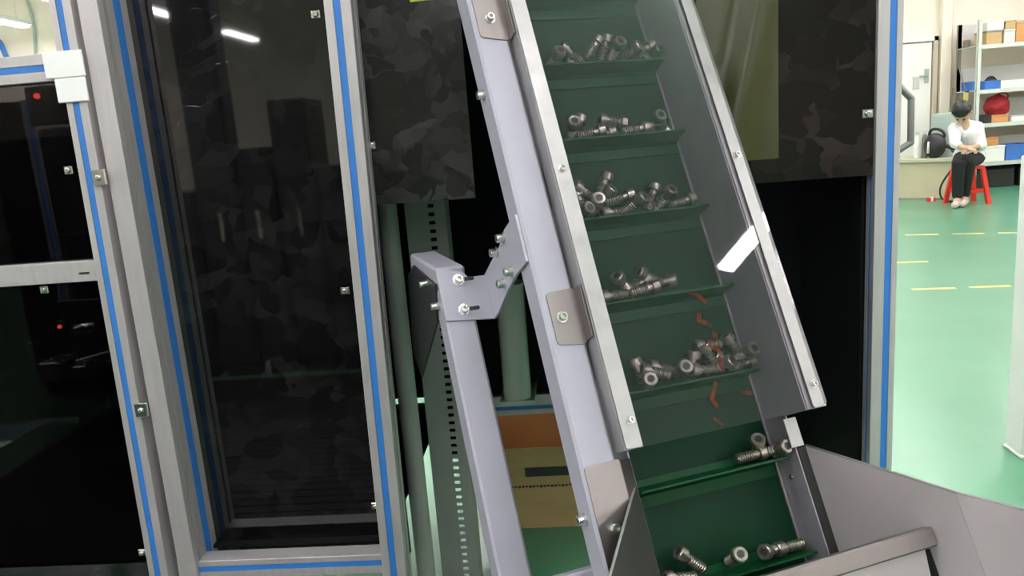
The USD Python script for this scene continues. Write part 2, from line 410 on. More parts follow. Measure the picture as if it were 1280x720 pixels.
for s, nm in ((1, 'right'), (-1, 'left')):
    w = [(UE, -0.05), (UE, 0.101), (0.95, 0.101), (0.95, -0.05)]
    lo = [(-0.76, -0.05), (-0.76, 0.052), (UE, 0.052), (UE, -0.05)]
    mm = frame([0, 1, 0], [0, 0, 1], [1, 0, 0], [0.1245 if s > 0 else -0.1265, 0, 0])
    part(cvr, 'side_wall', prism(unary_union([Polygon(w), Polygon(lo)]), 0.002, mm), 'wall_steel', smooth=False)
# rails that carry the cover: flange, turned-down lip
part(cvr, 'cover_rail', [bx(0.1265, 0.158, UE, 0.95, 0.1005, 0.103, 0.0006), bx(0.1555, 0.158, UE, 0.95, 0.074, 0.1005)], 'galvanised', smooth=False)
part(cvr, 'cover_rail', [bx(-0.1505, -0.1265, UE, 0.95, 0.1005, 0.103, 0.0006), bx(-0.1505, -0.148, UE, 0.95, 0.0685, 0.1005)], 'galvanised', smooth=False)
# retaining strips on top of the clear sheet
def strip_poly(a0, a1):
    return sbox(a0, UE + 0.001, a1, 0.95).buffer(-0.004).buffer(0.004)
part(cvr, 'cover_strip', prism(strip_poly(-0.1505, -0.1275), 0.0015, frame([1, 0, 0], [0, 1, 0], [0, 0, 1], [0, 0, 0.1062])), 'galvanised', smooth=False)
part(cvr, 'cover_strip', prism(strip_poly(0.1335, 0.1515), 0.0012, frame([1, 0, 0], [0, 1, 0], [0, 0, 1], [0, 0, 0.1062])), 'galvanised', smooth=False)
cov = prism(sbox(-0.1500, UE, 0.1575, 0.95).buffer(-0.008).buffer(0.008), 0.003, frame([1, 0, 0], [0, 1, 0], [0, 0, 1], [0, 0, 0.1031]))
cp = part(cvr, 'cover_panel', cov, 'acrylic', smooth=False, label='clear acrylic cover sheet')
# reflected red lettering, painted onto the cover as illegible strokes
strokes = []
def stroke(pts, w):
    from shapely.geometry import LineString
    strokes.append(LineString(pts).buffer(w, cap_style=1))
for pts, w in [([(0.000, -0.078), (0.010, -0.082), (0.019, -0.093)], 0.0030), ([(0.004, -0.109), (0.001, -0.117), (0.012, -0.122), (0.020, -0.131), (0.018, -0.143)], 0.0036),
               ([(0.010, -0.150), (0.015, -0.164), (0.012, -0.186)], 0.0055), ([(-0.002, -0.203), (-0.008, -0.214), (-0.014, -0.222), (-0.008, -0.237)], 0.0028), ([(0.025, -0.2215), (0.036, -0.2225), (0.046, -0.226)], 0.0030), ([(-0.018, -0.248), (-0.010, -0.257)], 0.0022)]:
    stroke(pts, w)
part(cvr, 'reflection_strokes', prism(unary_union(strokes), 0.0002, frame([1, 0, 0], [0, 1, 0], [0, 0, 1], [0, 0, 0.1062])), 'red_reflection', smooth=False, label='painted red reflection')
for a, u in ((-0.139, 0.1245), (-0.136, -0.2275), (0.141, 0.1194), (0.1445, -0.2307), (-0.140, 0.476), (0.141, 0.476)):
    part(cvr, 'cover_screw', moved(cap_screw(0.0042, 0.006, 1.25), along((0, 0, 1), (a, u, 0.1077 if a < 0 else 0.1074))), 'chrome')
# painted frame beside the belt
part(cvr, 'side_beam', bx(-0.204, -0.154, -0.88, 0.72, 0.025, 0.075, 0.004), 'white_paint')
part(cvr, 'side_beam', bx(0.128, 0.160, -0.88, 0.80, -0.12, -0.075, 0.004), 'dark_paint')
part(cvr, 'cross_tube', bx(-0.285, -0.154, -0.440, -0.395, -0.02, 0.02, 0.003), 'white_paint')
for u in (-0.70, -0.16, 0.1, 0.5):
    part(cvr, 'beam_spacer', bx(-0.1545, -0.1265, u, u + 0.05, 0.03, 0.06), 'white_paint')
    part(cvr, 'beam_spacer', bx(0.1265, 0.140, u, u + 0.05, -0.08, -0.03), 'dark_paint')
# leg running parallel to the beam, with the level arm at its head
part(cvr, 'leg', bx(-0.285, -0.236, -1.075, 0.055, -0.19, -0.14, 0.004), 'white_paint')
e1 = unit(np.array([0, math.cos(inc), -math.sin(inc)])); e2 = np.array([0, math.sin(inc), math.cos(inc)])
armtop = np.array([0, 0.0845, -0.140])
m_arm = frame([1, 0, 0], e1, e2, armtop)
part(cvr, 'head_arm', moved(bx(-0.285, -0.236, 0.0, 0.20, -0.050, 0.0, 0.004), m_arm), 'white_paint')
part(cvr, 'gusset', prism(Polygon([(0.062, -0.150), (0.010, -0.190), (-0.035, -0.420), (0.02, -0.46), (0.15, -0.36), (0.145, -0.29)]), 0.003, frame([0, 1, 0], [0, 0, 1], [1, 0, 0], [-0.2885, 0, 0])), 'dark_paint', smooth=False, label='dark steel gusset')
part(cvr, 'leg_foot', moved(bx(-0.31, -0.21, -0.06, 0.06, -0.012, 0.0, 0.003), frame([1, 0, 0], e1, e2, [0, -1.083, -0.165])), 'white_paint')
# bent joining plate: flange on the beam's side, web on the leg
fl = Polygon([(0.0811, 0.070), (0.0811, 0.011), (0.0693, -0.033), (0.0667, -0.082), (0.0620, -0.1365), (-0.0125, -0.1365), (-0.0115, -0.110), (0.0032, -0.033), (0.0094, 0.020), (0.0094, 0.070)]).buffer(-0.003).buffer(0.003)
jp = part(cvr, 'joining_plate', [prism(fl, 0.004, frame([0, 1, 0], [0, 0, 1], [1, 0, 0], [-0.2085, 0, 0])),
                                 prism(Polygon([(-0.286, 0.0845), (-0.243, 0.072), (-0.236, 0.062), (-0.2045, 0.062), (-0.2045, -0.0125), (-0.286, -0.004)]), 0.004, frame([1, 0, 0], [0, 1, 0], [0, 0, 1], [0, 0, -0.1395]))], 'white_paint', smooth=False)
for u, n in ((0.0725, 0.0019), (0.0668, -0.0427), (0.0199, 0.0024), (0.0166, -0.0427)):
    part(jp, 'plate_bolt', moved(cap_screw(0.0065, 0.012, 1.3), along((-1, 0, 0), (-0.2085, u, n))), 'chrome')
for a, u in ((-0.2525, 0.0596), (-0.2537, 0.0098)):
    part(jp, 'plate_bolt', moved(cap_screw(0.0062, 0.010, 1.5), along((0, 0, 1), (a, u, -0.1355))), 'chrome')
    part(jp, 'slot', prism(sbox(a - 0.001, u - 0.0032, a + 0.026, u + 0.0032).buffer(-0.003).buffer(0.003), 0.0004, frame([1, 0, 0], [0, 1, 0], [0, 0, 1], [0, 0, -0.1355])), 'dark_paint', smooth=False)
part(cvr, 'leg_bolt', moved(cap_screw(0.006, 0.014, 1.3), along((-1, 0, 0), (-0.285, 0.030, -0.165))), 'chrome')
part(cvr, 'leg_bolt', moved(cap_screw(0.006, 0.014, 1.3), along((-1, 0, 0), (-0.2885, 0.081, -0.202))), 'chrome')
for u in (0.2797, -0.3332):
    part(cvr, 'beam_bolt', moved(cap_screw(0.0065, 0.011, 1.2), along((-1, 0, 0), (-0.204, u, 0.050))), 'chrome')
# stainless tabs bolted on the beam
def tab(poly, bolt, upturn):
    t = part(cvr, 'mounting_tab', [prism(Polygon(poly).buffer(-0.006).buffer(0.006), 0.002, frame([1, 0, 0], [0, 1, 0], [0, 0, 1], [0, 0, 0.0752])), bx(-0.1535, -0.1515, upturn[0], upturn[1], 0.0755, 0.098)], 'stainless', smooth=False, label='stainless mounting tab')
    part(t, 'tab_bolt', moved(cap_screw(0.0058, 0.009, 1.35), along((0, 0, 1), (bolt[0], bolt[1], 0.0772))), 'chrome')
tab([(-0.1975, 0.455), (-0.1975, 0.360), (-0.1525, 0.352), (-0.1525, 0.455)], (-0.177, 0.390), (0.352, 0.45))
tab([(-0.1945, -0.0395), (-0.1945, -0.1115), (-0.1525, -0.117), (-0.1525, -0.0375)], (-0.1796, -0.0756), (-0.112, -0.04))
lt = part(cvr, 'end_plate', [prism(Polygon([(-0.200, -0.272), (-0.1505, -0.270), (-0.1505, -0.47), (-0.200, -0.47)]).buffer(-0.004).buffer(0.004), 0.002, frame([1, 0, 0], [0, 1, 0], [0, 0, 1], [0, 0, 0.0752])),
                             sheet([(-0.1515, -0.272, 0.077), (-0.1275, -0.272, 0.054), (-0.1275, -0.3065, 0.0535), (-0.1515, -0.345, 0.077)], 0.0018)], 'stainless', smooth=False, label='stainless end plate')
part(lt, 'tab_bolt', moved(cap_screw(0.0058, 0.009, 1.35), along((0, 0, 1), (-0.179, -0.3515, 0.0772))), 'chrome')
part(cvr, 'wall_lip', bx(0.118, 0.139, -0.308, UE - 0.004, 0.0525, 0.0545, 0.0006), 'galvanised', smooth=False)
part(cvr, 'wall_screw', moved(dome_screw(0.0035, 0.003), along((-1, 0, 0), (0.1245, -0.3468, 0.0234))), 'chrome')
part(cvr, 'end_drum', [rod((-0.118, -0.76, -0.028), (0.118, -0.76, -0.028), 0.028, 28)], 'belt_green')

# ------------------------------------------------------------------ hopper (same local frame)
hp = thing('feed_hopper', 'open stainless feed hopper at the foot of the conveyor', 'hopper', m=CV)
R0 = np.array([0.1417, -0.3087, 0.0535]); RT = np.array([0.2214, -0.4304, 0.286]) - R0
Fp = R0 + RT * 0.735
E1 = Fp + (RT + np.array([0.045, 0, 0])) * 0.95
dn = np.array([0, -1.0, 0])
part(hp, 'side_panel', [sheet([R0, Fp, Fp + dn * 0.36, R0 + dn * 0.44], 0.002, (1, 0, 0)), sheet([Fp, E1, E1 + dn * 0.36, Fp + dn * 0.36], 0.002, (1, 0, 0))], 'stainless_bright', smooth=False, label='right hopper panel with a folded crease')
part(hp, 'rim', [rod(R0, Fp, 0.0022, 8), rod(Fp, E1, 0.0022, 8)], 'stainless', smooth=True)
L0 = np.array([-0.127, -0.307, 0.0525]); LT = np.array([-0.2471, -0.3866, 0.2024]) - L0
L1 = L0 + LT * 1.7
part(hp, 'side_panel', sheet([L0, L1, L1 + dn * 0.30, L0 + dn * 0.44], 0.002, (-1, 0, 0)), 'hopper_shaded', smooth=False, label='left hopper panel')
part(hp, 'rim', rod(L0, L1, 0.0018, 8), 'galvanised', smooth=True)
part(hp, 'seal', bx(0.1275, 0.1440, -0.75, -0.309, 0.040, 0.0525, 0.001), 'rubber')
part(hp, 'gate_bar', [bx(-0.225, 0.1835, -0.456, -0.433, 0.172, 0.188, 0.002)], 'stainless', smooth=False)
part(hp, 'gate_plate', sheet([(-0.215, -0.4565, 0.178), (0.170, -0.4565, 0.178), (0.155, -0.72, 0.150), (-0.20, -0.72, 0.150)], 0.002, (0, 0, 1)), 'stainless_bright', smooth=False)
gs = 0.343
part(hp, 'slot_seal', sheet([(0.1425 + gs * (n - 0.0535) - 0.003, u, n) for u, n in ((-0.459, 0.158), (-0.459, 0.174), (-0.70, 0.174), (-0.70, 0.158))], 0.002), 'rubber', smooth=False)

# ------------------------------------------------------------------ the steel screws lying on the cleats
def thread_profile(r, z0, z1, pitch):
    p = []; z = z0
    while z < z1 - 1e-6:
        p += [(r * 0.80, z), (r, z + pitch * 0.4), (r, z + pitch * 0.65)]; z += pitch
    return p + [(r * 0.80, z1)]


HR, HL, SR, SL = 0.0102, 0.0115, 0.0076, 0.036
def screw_parts(root, nut=False):
    z0 = -(SL + HL) / 2
    sh = [(0, z0), (SR * 0.7, z0)] + thread_profile(SR, z0 + 0.0015, z0 + SL * 0.8, 0.0036) + [(SR * 0.86, z0 + SL * 0.82), (SR * 0.86, z0 + SL), (0, z0 + SL)]
    part(root, 'shank', lathe(sh, 16), 'screw_steel', smooth=40)
    zh = z0 + SL
    body = trimesh.creation.extrude_polygon(Polygon([(HR * (1 + 0.03 * (k % 2)) * math.cos(k * math.pi / 24), HR * (1 + 0.03 * (k % 2)) * math.sin(k * math.pi / 24)) for k in range(48)]), HL * 0.86, engine='earcut')
    body.apply_translation([0, 0, zh])
    rim = lathe([(HR * 0.5, zh + HL * 0.45), (HR * 0.55, zh + HL * 0.98), (HR * 0.88, zh + HL), (HR, zh + HL * 0.86), (HR * 0.9, zh + HL * 0.84)], 24)
    hexa = trimesh.creation.cylinder(radius=HR * 0.54, height=0.0006, sections=6); hexa.apply_translation([0, 0, zh + HL * 0.87])
    h = part(root, 'head', [body, rim], 'screw_steel', smooth=35)
    part(h, 'hex_socket', hexa, 'dark_paint', smooth=False)
    if nut:
        nm = trimesh.creation.cylinder(radius=HR * 1.02, height=0.009, sections=6); nm.apply_translation([0, 0, z0 + 0.0052])
        part(root, 'nut', nm, 'screw_steel', smooth=False)


# rows from the top cleat down: (a, height above cleat, n, direction tail to head in (a,u,n), label, with nut)
ROWS = {
 1: ('topmost cleat', [(-0.070, .012, .030, (.2, .1, 1), 'dim screw at the left end, head towards the viewer', 0), (-0.035, .022, .026, (-.8, .5, .3), 'threaded screw lying slanted left of the middle', 0),
     (-0.022, .012, .013, (-1, .0, .1), 'screw lying flat under the slanted one', 0), (0.002, .030, .028, (.7, .75, .2), 'screw leaning up to the right with its bright head raised', 0),
     (0.024, .030, .026, (.35, .75, .5), 'bright-headed screw just left of the large round head', 0), (0.041, .024, .030, (.05, .12, 1), 'screw with its large round head facing the viewer', 0), (0.064, .018, .027, (.6, .2, .8), 'screw right of the large round head, turned half away', 0),
     (0.084, .016, .024, (-1, .1, .3), 'screw lying flat in the right half', 0), (0.096, .028, .020, (.9, .2, .4), 'tan-tinted screw second from the right wall', 0), (0.108, .012, .026, (.2, .1, 1), 'tan-tinted screw against the right wall', 0)]),
 2: ('second cleat', [(-0.069, .020, .026, (-.1, .2, 1), 'leftmost screw, its dull round head facing the viewer', 0), (-0.058, .026, .018, (.6, .8, .2), 'screw standing on end behind the dull round head', 0), (-0.040, .012, .026, (1, .05, .2), 'threaded screw lying flat left of the raised one', 0),
     (0.002, .030, .026, (-1, .12, .1), 'raised screw with a head and a nut, lying across others', 1), (-0.016, .013, .014, (.9, .1, .3), 'screw under the raised screw with a nut', 0), (0.038, .012, .026, (1, .05, .1), 'threaded screw lying flat right of the middle', 0),
     (0.072, .019, .030, (.05, .1, 1), 'screw with its bright round head facing the viewer', 0), (0.092, .012, .020, (-.7, .3, .6), 'small part of a screw at the right end', 0)]),
 3: ('third cleat', [(-0.084, .030, .020, (-.15, 1, .1), 'screw standing upright against the left wall', 0), (-0.072, .044, .024, (-.75, .6, .2), 'long screw leaning up to the left atop the left heap', 0), (-0.044, .052, .024, (.55, .8, .25), 'highest screw of the left heap, head up', 0),
     (-0.046, .034, .020, (.5, .4, .7), 'screw in the middle of the left heap', 0), (-0.068, .021, .032, (-.05, .1, 1), 'screw with its round head facing out under the heap', 0), (-0.022, .030, .026, (1, .1, .2), 'screw lying level on the right flank of the heap', 0),
     (-0.030, .013, .014, (-1, 0, .1), 'screw lying flat beneath the heap', 0), (-0.003, .017, .028, (.5, .2, .85), 'screw with its head turned to the viewer beside the heap', 0), (0.032, .026, .024, (.5, .85, .2), 'screw leaning steeply up to the right, head raised', 0),
     (0.049, .019, .030, (.3, .3, .9), 'screw with a large head right of the leaning one', 0), (0.082, .014, .022, (1, .15, .1), 'dim screw lying flat at the right end', 0), (-0.090, .012, .028, (.2, 0, 1), 'screw tucked in the bottom left corner', 0)]),
 4: ('fourth cleat', [(-0.072, .0115, .026, (-1, 0, .05), 'ribbed screw lying flat at the left end', 0), (-0.054, .026, .026, (-.6, .5, .6), 'screw with its bright head up over the ribbed one', 0), (-0.030, .024, .020, (.9, .25, .3), 'screw lying in the middle of the small heap', 0),
     (-0.009, .030, .026, (-.85, .45, .3), 'screw on top of the small heap', 0), (0.005, .020, .028, (.85, -.1, .5), 'screw on the right of the small heap', 0), (-0.028, .0115, .034, (1, .1, .1), 'bright threaded screw along the edge of the small heap', 0)]),
 5: ('fifth cleat', [(-0.064, .024, .022, (-.2, 1, .1), 'screw standing on its tail at the left end', 0), (-0.044, .021, .032, (-.93, .35, .1), 'bright long screw lying slanted at the left', 0), (-0.062, .0110, .034, (-.2, 0, 1), 'screw with its round head below the bright long one', 0),
     (-0.024, .026, .018, (-.95, .3, .1), 'screw lying behind the bright long one', 0), (-0.004, .017, .030, (-.1, .1, 1), 'screw with a large round head left of the middle', 0), (0.008, .026, .018, (.9, .35, .1), 'screw lying behind the large round head', 0),
     (0.032, .0115, .032, (-1, .1, .1), 'screw lying flat below the red lettering', 0), (0.020, .020, .022, (.3, .9, .3), 'screw leaning against the belt left of the red lettering', 0), (0.053, .046, .026, (-1, .05, .1), 'topmost screw of the right heap, lying level', 0),
     (0.048, .028, .030, (-.4, .85, .3), 'reddish screw leaning under the topmost one', 0), (0.072, .017, .028, (-.8, .55, .2), 'screw lying slanted at the middle of the right heap', 0), (0.096, .037, .024, (-.55, .8, .2), 'screw with its head up near the right wall', 0),
     (0.104, .024, .032, (.2, .1, 1), 'screw with a ring-like head near the right wall', 0), (0.100, .0110, .020, (1, .05, .1), 'dark screw lying at the foot of the right heap', 0), (0.056, .0110, .034, (.5, .2, .85), 'screw with its head at the edge of the right heap', 0)]),
 6: ('sixth cleat, just below the cover', [(0.068, .0115, .026, (1, .02, .05), 'ribbed screw lying flat', 0), (0.088, .020, .018, (-.3, .5, .8), 'screw with its head showing above the ribbed one', 0), (0.107, .012, .030, (.25, .05, 1), 'screw with its hollow head facing the viewer', 0)]),
 7: ('lowest cleat', [(-0.086, .012, .026, (-1, .2, .1), 'screw lying partly hidden at the far left', 0), (-0.064, .029, .024, (-.72, .68, .15), 'ribbed screw leaning up to the left', 0), (-0.002, .018, .028, (-.1, .25, 1), 'single screw with its round head facing the viewer', 0),
     (0.056, .014, .028, (-.9, .1, .5), 'screw with its dark round head to the left', 0), (0.088, .0115, .024, (-1, .05, .05), 'brass-tinted ribbed screw lying at the right', 0)]),
}
protos = {}
for i, (where, items) in ROWS.items():
    u0 = U0 - (i - 1) * PITCH
    for a, du, n, d, lab, nut in items:
        m = CV @ along(d, (a, u0 + du, n)) @ rotz(float(rng.uniform(0, 360)))
        label = lab + ' on the ' + where.split(',')[0]
        name = 'socket_screw_with_nut' if nut else 'socket_screw'
        grp = 'steel screws on the ' + where.split(',')[0]
        if nut not in protos:
            r = thing(name, label, 'screw', grp, m); screw_parts(r, bool(nut)); protos[nut] = r
        else:
            r = thing(name, label, 'screw', grp, m)
            r.GetReferences().AddInternalReference(protos[nut].GetPath()); r.SetInstanceable(True)

# ------------------------------------------------------------------ the machine enclosure
mc = thing('machine_enclosure', 'aluminium-framed machine enclosure with dark panels and blue slot strips', 'machine')
TOP = 2.25


def post(name_mesh, look, strips, k=0.0):
    p = part(mc, 'post', lean(name_mesh, k), look, smooth=False)
    for s in strips:
        part(p, 'slot_strip', lean(s, k), 'blue_strip', smooth=False)
    return p


def upright(x0, x1, y0, y1, slots, z0=0.0, z1=TOP):
    e = prism(section(x0, x1, y0, y1, slots), z1 - z0); e.apply_translation([0, 0, z0]); return e


post(upright(-0.810, -0.774, 1.35, 1.450, [('right', 1.373, 0.010), ('right', 1.412, 0.024)]), 'aluminium', [bx(-0.783, -0.7736, 1.4005, 1.4235, 0, TOP)])
post(upright(-0.388, -0.341, 1.35, 1.397, [('front', -0.3655, 0.013), ('right', 1.374, 0.010)]), 'aluminium', [bx(-0.3715, -0.3595, 1.351, 1.358, 0, TOP)], 0.016)
post(upright(0.530, 0.5705, 1.35, 1.388, [('front', 0.5545, 0.0115), ('left', 1.370, 0.010)]), 'aluminium', [bx(0.549, 0.560, 1.351, 1.358, 0, TOP), bx(0.531, 0.538, 1.3655, 1.3745, 0, TOP)], 0.003)
for x in (-2.22, -1.572, -0.79, -0.45, 0.53):
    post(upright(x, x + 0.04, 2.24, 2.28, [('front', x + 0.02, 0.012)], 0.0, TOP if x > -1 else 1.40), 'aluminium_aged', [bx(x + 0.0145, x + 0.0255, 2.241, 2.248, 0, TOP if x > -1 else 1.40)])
post(upright(-2.22, -2.18, 1.35, 1.39, [('front', -2.2, 0.012)]), 'aluminium', [bx(-2.2055, -2.1945, 1.351, 1.358, 0, TOP)])


def rail(x0, x1, y0, y1, z0, z1, zs, look='aluminium', strip=True):
    """Level profile with a slot along its front at height zs."""
    s = sbox(y0, z0, y1, z1).buffer(-0.0015).buffer(0.0015).difference(sbox(y0 - 1, zs - 0.006, y0 + 0.008, zs + 0.006))
    r = part(mc, 'rail', prism(s, x1 - x0, frame([0, 1, 0], [0, 0, 1], [1, 0, 0], [x0, 0, 0])), look, smooth=False)
    if strip:
        part(r, 'slot_strip', bx(x0, x1, y0 + 0.001, y0 + 0.007, zs - 0.0055, zs + 0.0055), 'blue_strip', smooth=False)
    return r


rail(-0.773, -0.398, 1.36, 1.40, 0.366, 0.406, 0.388)
rail(-0.40, 0.53, 2.24, 2.28, 0.345, 0.408, 0.368, 'aluminium')
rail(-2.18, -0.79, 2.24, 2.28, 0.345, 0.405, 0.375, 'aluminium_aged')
rail(-0.77, 0.53, 1.355, 1.395, TOP - 0.04, TOP, TOP - 0.02)
# panels
part(mc, 'cabinet_panel', bx(-0.7735, -0.367, 1.446, 1.452, 0.345, TOP - 0.04), 'film_black', smooth=False, label='dark glossy cabinet panel')
part(mc, 'hood_panel', bx(-0.345, -0.157, 1.400, 1.405, 1.087, TOP), 'film_grey', smooth=False, label='dark patterned panel left of the conveyor slot')
part(mc, 'hood_panel', bx(0.325, 0.5292, 1.358, 1.363, 1.0805, TOP), 'film_brown', smooth=False, label='dark brown-black panel right of the conveyor slot')
part(mc, 'inner_panel', bx(0.06, 0.529, 1.74, 1.746, 0.40, TOP), 'matt_black', smooth=False)
part(mc, 'inner_panel', bx(0.5235, 0.5295, 1.39, 1.74, 0.40, TOP), 'matt_black', smooth=False)
part(mc, 'back_panel', bx(-0.77, 0.53, 2.27, 2.276, 0.408, TOP), 'matt_black', smooth=False)
part(mc, 'back_panel', bx(-2.18, -0.79, 2.27, 2.276, 0.405, 1.40), 'matt_black', smooth=False)
part(mc, 'roof_panel', bx(-0.81, 0.57, 1.39, 2.28, TOP, TOP + 0.006), 'matt_black', smooth=False)
part(mc, 'divider_panel', bx(-0.800, -0.794, 1.45, 2.24, 0.35, TOP), 'matt_black', smooth=False)
part(mc, 'divider_panel', bx(-0.372, -0.367, 1.452, 1.475, 0.345, TOP), 'matt_black', smooth=False)
part(mc, 'end_panel', bx(-2.21, -2.204, 1.39, 2.24, 0.35, 1.40), 'matt_black', smooth=False)
part(mc, 'end_panel', bx(0.550, 0.556, 1.388, 2.24, 0.42, TOP), 'matt_black', smooth=False)
part(mc, 'floor_pan', bx(-1.72, -0.80, 1.40, 2.24, 0.385, 0.391), 'matt_black', smooth=False)
part(mc, 'floor_pan', bx(-0.79, -0.40, 1.43, 2.24, 0.395, 0.401), 'matt_black', smooth=False)
for x, y, z in ((-0.758, 1.446, 0.374), (-0.528, 1.446, 0.370), (-0.423, 1.446, 0.467), (-0.432, 1.446, 0.922), (-0.424, 1.446, 1.435), (-0.338, 1.400, 1.195), (0.519, 1.358, 1.184)):
    cl = part(mc, 'panel_clip', [bx(x - 0.009, x + 0.009, y - 0.003, y - 0.0002, z - 0.007, z + 0.007, 0.001)], 'chrome', smooth=False)
    part(cl, 'clip_screw', moved(dome_screw(0.0060, 0.0045), along((0, -1, 0), (x, y - 0.003, z))), 'chrome')
part(mc, 'yellow_sticker', bx(-0.242, -0.199, 1.3985, 1.3998, 1.4335, 1.47), 'yellow_label', smooth=False, label='yellow warning sticker')
part(mc, 'side_handle', [rod(p, q, 0.0055, 14) for p, q in zip([(0.566, 1.37, 1.234), (0.595, 1.37, 1.203), (0.596, 1.37, 1.130)], [(0.595, 1.37, 1.203), (0.596, 1.37, 1.130), (0.566, 1.37, 1.112)])] + [trimesh.creation.icosphere(2, 0.0055).apply_translation(p) for p in ((0.595, 1.37, 1.203), (0.596, 1.37, 1.130))], 'aluminium_aged', smooth=True, label='grey bent-bar handle')
# round post and rounded column seen below the hood
part(mc, 'round_post', [rod((-0.3775, 1.64, 0.0), (-0.3775, 1.64, 1.35), 0.0215, 24)], 'grey_paint', smooth=True)
col = prism(sbox(-0.206, 2.10, -0.126, 2.19).buffer(-0.03).buffer(0.03, 12), 0.34); col.apply_translation([0, 0, 0.4415])
part(mc, 'column', [col, bx(-0.215, -0.115, 2.095, 2.279, 0.430, 0.442)], 'pale_grey_paint', smooth=40, label='grey-green rounded column')

# yellow PVC curtain hung in the slot right of the conveyor
xs = np.linspace(0.232, 0.361, 60); zs = np.linspace(1.123, 1.42, 24)
g = np.array([[(x + 0.006 * math.sin((z - 1.12) * 5), 1.316 + 0.10 * (z - 1.123) - 0.018 * math.exp(-((x - 0.306 - (z - 1.25) * 0.24) / 0.030) ** 2), z) for x in xs] for z in zs]).reshape(-1, 3)
f = []
nx = len(xs)
for j in range(len(zs) - 1):
    for i in range(nx - 1):
        a = j * nx + i; f += [[a, a + 1, a + nx + 1], [a, a + nx + 1, a + nx]]
f = np.array(f); k = len(g)
edge = [[(i, i + 1) for i in range(nx - 1)], [((len(zs) - 1) * nx + i + 1, (len(zs) - 1) * nx + i) for i in range(nx - 1)], [(nx - 1 + j * nx, nx - 1 + (j + 1) * nx) for j in range(len(zs) - 1)], [((j + 1) * nx, j * nx) for j in range(len(zs) - 1)]]
ef = [q for e in edge for (a, b) in e for q in ([a, a + k, b + k], [a, b + k, b])]
cm = trimesh.Trimesh(np.vstack([g, g + [0, 0.002, 0]]), np.vstack([f, f[:, ::-1] + k, ef]), process=False)
yc = thing('strip_curtain', 'olive-yellow PVC strip curtain hanging beside the conveyor', 'curtain')
part(yc, 'sheet', cm, 'yellow_pvc', smooth=50)
part(yc, 'hanger_bar', bx(0.225, 0.37, 1.335, 1.357, 1.405, 1.43, 0.003), 'aluminium')

# slotted upright with rows of real slots
sx0, sx1, sy = -0.362, -0.268, 1.75
outer = sbox(sx0, 0.0, sx1, 1.30)
z = 0.03; holes = []
while z < 1.28:
    holes.append(sbox(sx1 - 0.040, z, sx1 - 0.026, z + 0.0085).buffer(-0.002).buffer(0.002)); z += 0.0195
su = thing('slotted_upright', 'grey slotted steel upright standing behind the painted leg', 'upright')
part(su, 'slotted_face', prism(outer.difference(unary_union(holes)), 0.002, frame([1, 0, 0], [0, 0, 1], [0, -1, 0], [0, sy, 0])), 'grey_paint', smooth=False)
part(su, 'flange', [bx(sx0, sx0 + 0.002, sy, sy + 0.06, 0, 1.30), bx(sx1 - 0.002, sx1, sy, sy + 0.06, 0, 1.30)], 'grey_paint', smooth=False)
part(su, 'base_plate', bx(sx0 - 0.01, sx1 + 0.01, sy - 0.02, sy + 0.07, 0, 0.005), 'grey_paint', smooth=False)
part(su, 'back_liner', bx(sx0 + 0.002, sx1 - 0.002, sy + 0.045, sy + 0.047, 0.42, 1.30), 'matt_black', smooth=False)

# ------------------------------------------------------------------ glazed door at the left, hinged on the corner post
gd = thing('glazed_door', 'aluminium-framed machine door with tinted panes at the far left', 'door')
def dpart(name, mesh, look, k=0.011, **kw):
    return part(gd, name, lean(mesh, k), look, smooth=kw.pop('smooth', False), **kw)
st = dpart('stile', upright(-0.863, -0.8235, 1.345, 1.385, [('front', -0.8445, 0.012)], 0.10, 2.2), 'aluminium')
part(st, 'slot_strip', lean(bx(-0.850, -0.839, 1.346, 1.352, 0.10, 2.2), 0.011), 'blue_strip', smooth=False)
st = dpart('stile', upright(-1.94, -1.90, 1.345, 1.385, [('front', -1.92, 0.012)], 0.10, 2.2), 'aluminium')
part(st, 'slot_strip', bx(-1.9255, -1.9145, 1.346, 1.352, 0.10, 2.2), 'blue_strip', smooth=False)
def drail(z0, z1, zs=None):
    s = sbox(1.347, z0, 1.383, z1).buffer(-0.0015).buffer(0.0015)
    if zs:
        s = s.difference(sbox(1, zs - 0.006, 1.355, zs + 0.006))
    r = part(gd, 'door_rail', prism(s, 1.038, frame([0, 1, 0], [0, 0, 1], [1, 0, 0], [-1.90, 0, 0])), 'aluminium', smooth=False)
    if zs:
        part(r, 'slot_strip', bx(-1.90, -0.862, 1.348, 1.354, zs - 0.0055, zs + 0.0055), 'blue_strip', smooth=False)
drail(1.348, 1.395, 1.371)
drail(0.989, 1.0275)
drail(0.11, 0.15, 0.13)
drail(2.16, 2.20)
part(gd, 'pane', bx(-1.90, -0.860, 1.363, 1.367, 1.026, 1.350), 'tinted_pane', smooth=False, label='upper tinted pane')
part(gd, 'pane', bx(-1.90, -0.864, 1.363, 1.367, 0.150, 0.990), 'tinted_pane', smooth=False, label='lower tinted pane')
part(gd, 'corner_bracket', [bx(-0.884, -0.812, 1.3395, 1.3448, 1.351, 1.396, 0.0015), bx(-0.870, -0.814, 1.3395, 1.3448, 1.309, 1.3505, 0.0015)], 'glare_plate', smooth=False, label='corner joining plate painted glare-white')
for z in (1.176, 0.737):
    h = part(gd, 'hinge', [bx(-0.8335, -0.8085, 1.3385, 1.3445, z - 0.014, z + 0.014, 0.0015)], 'chrome', smooth=False)
    part(h, 'hinge_screw', moved(dome_screw(0.0055, 0.004), along((0, -1, 0), (-0.821, 1.3385, z))), 'chrome')
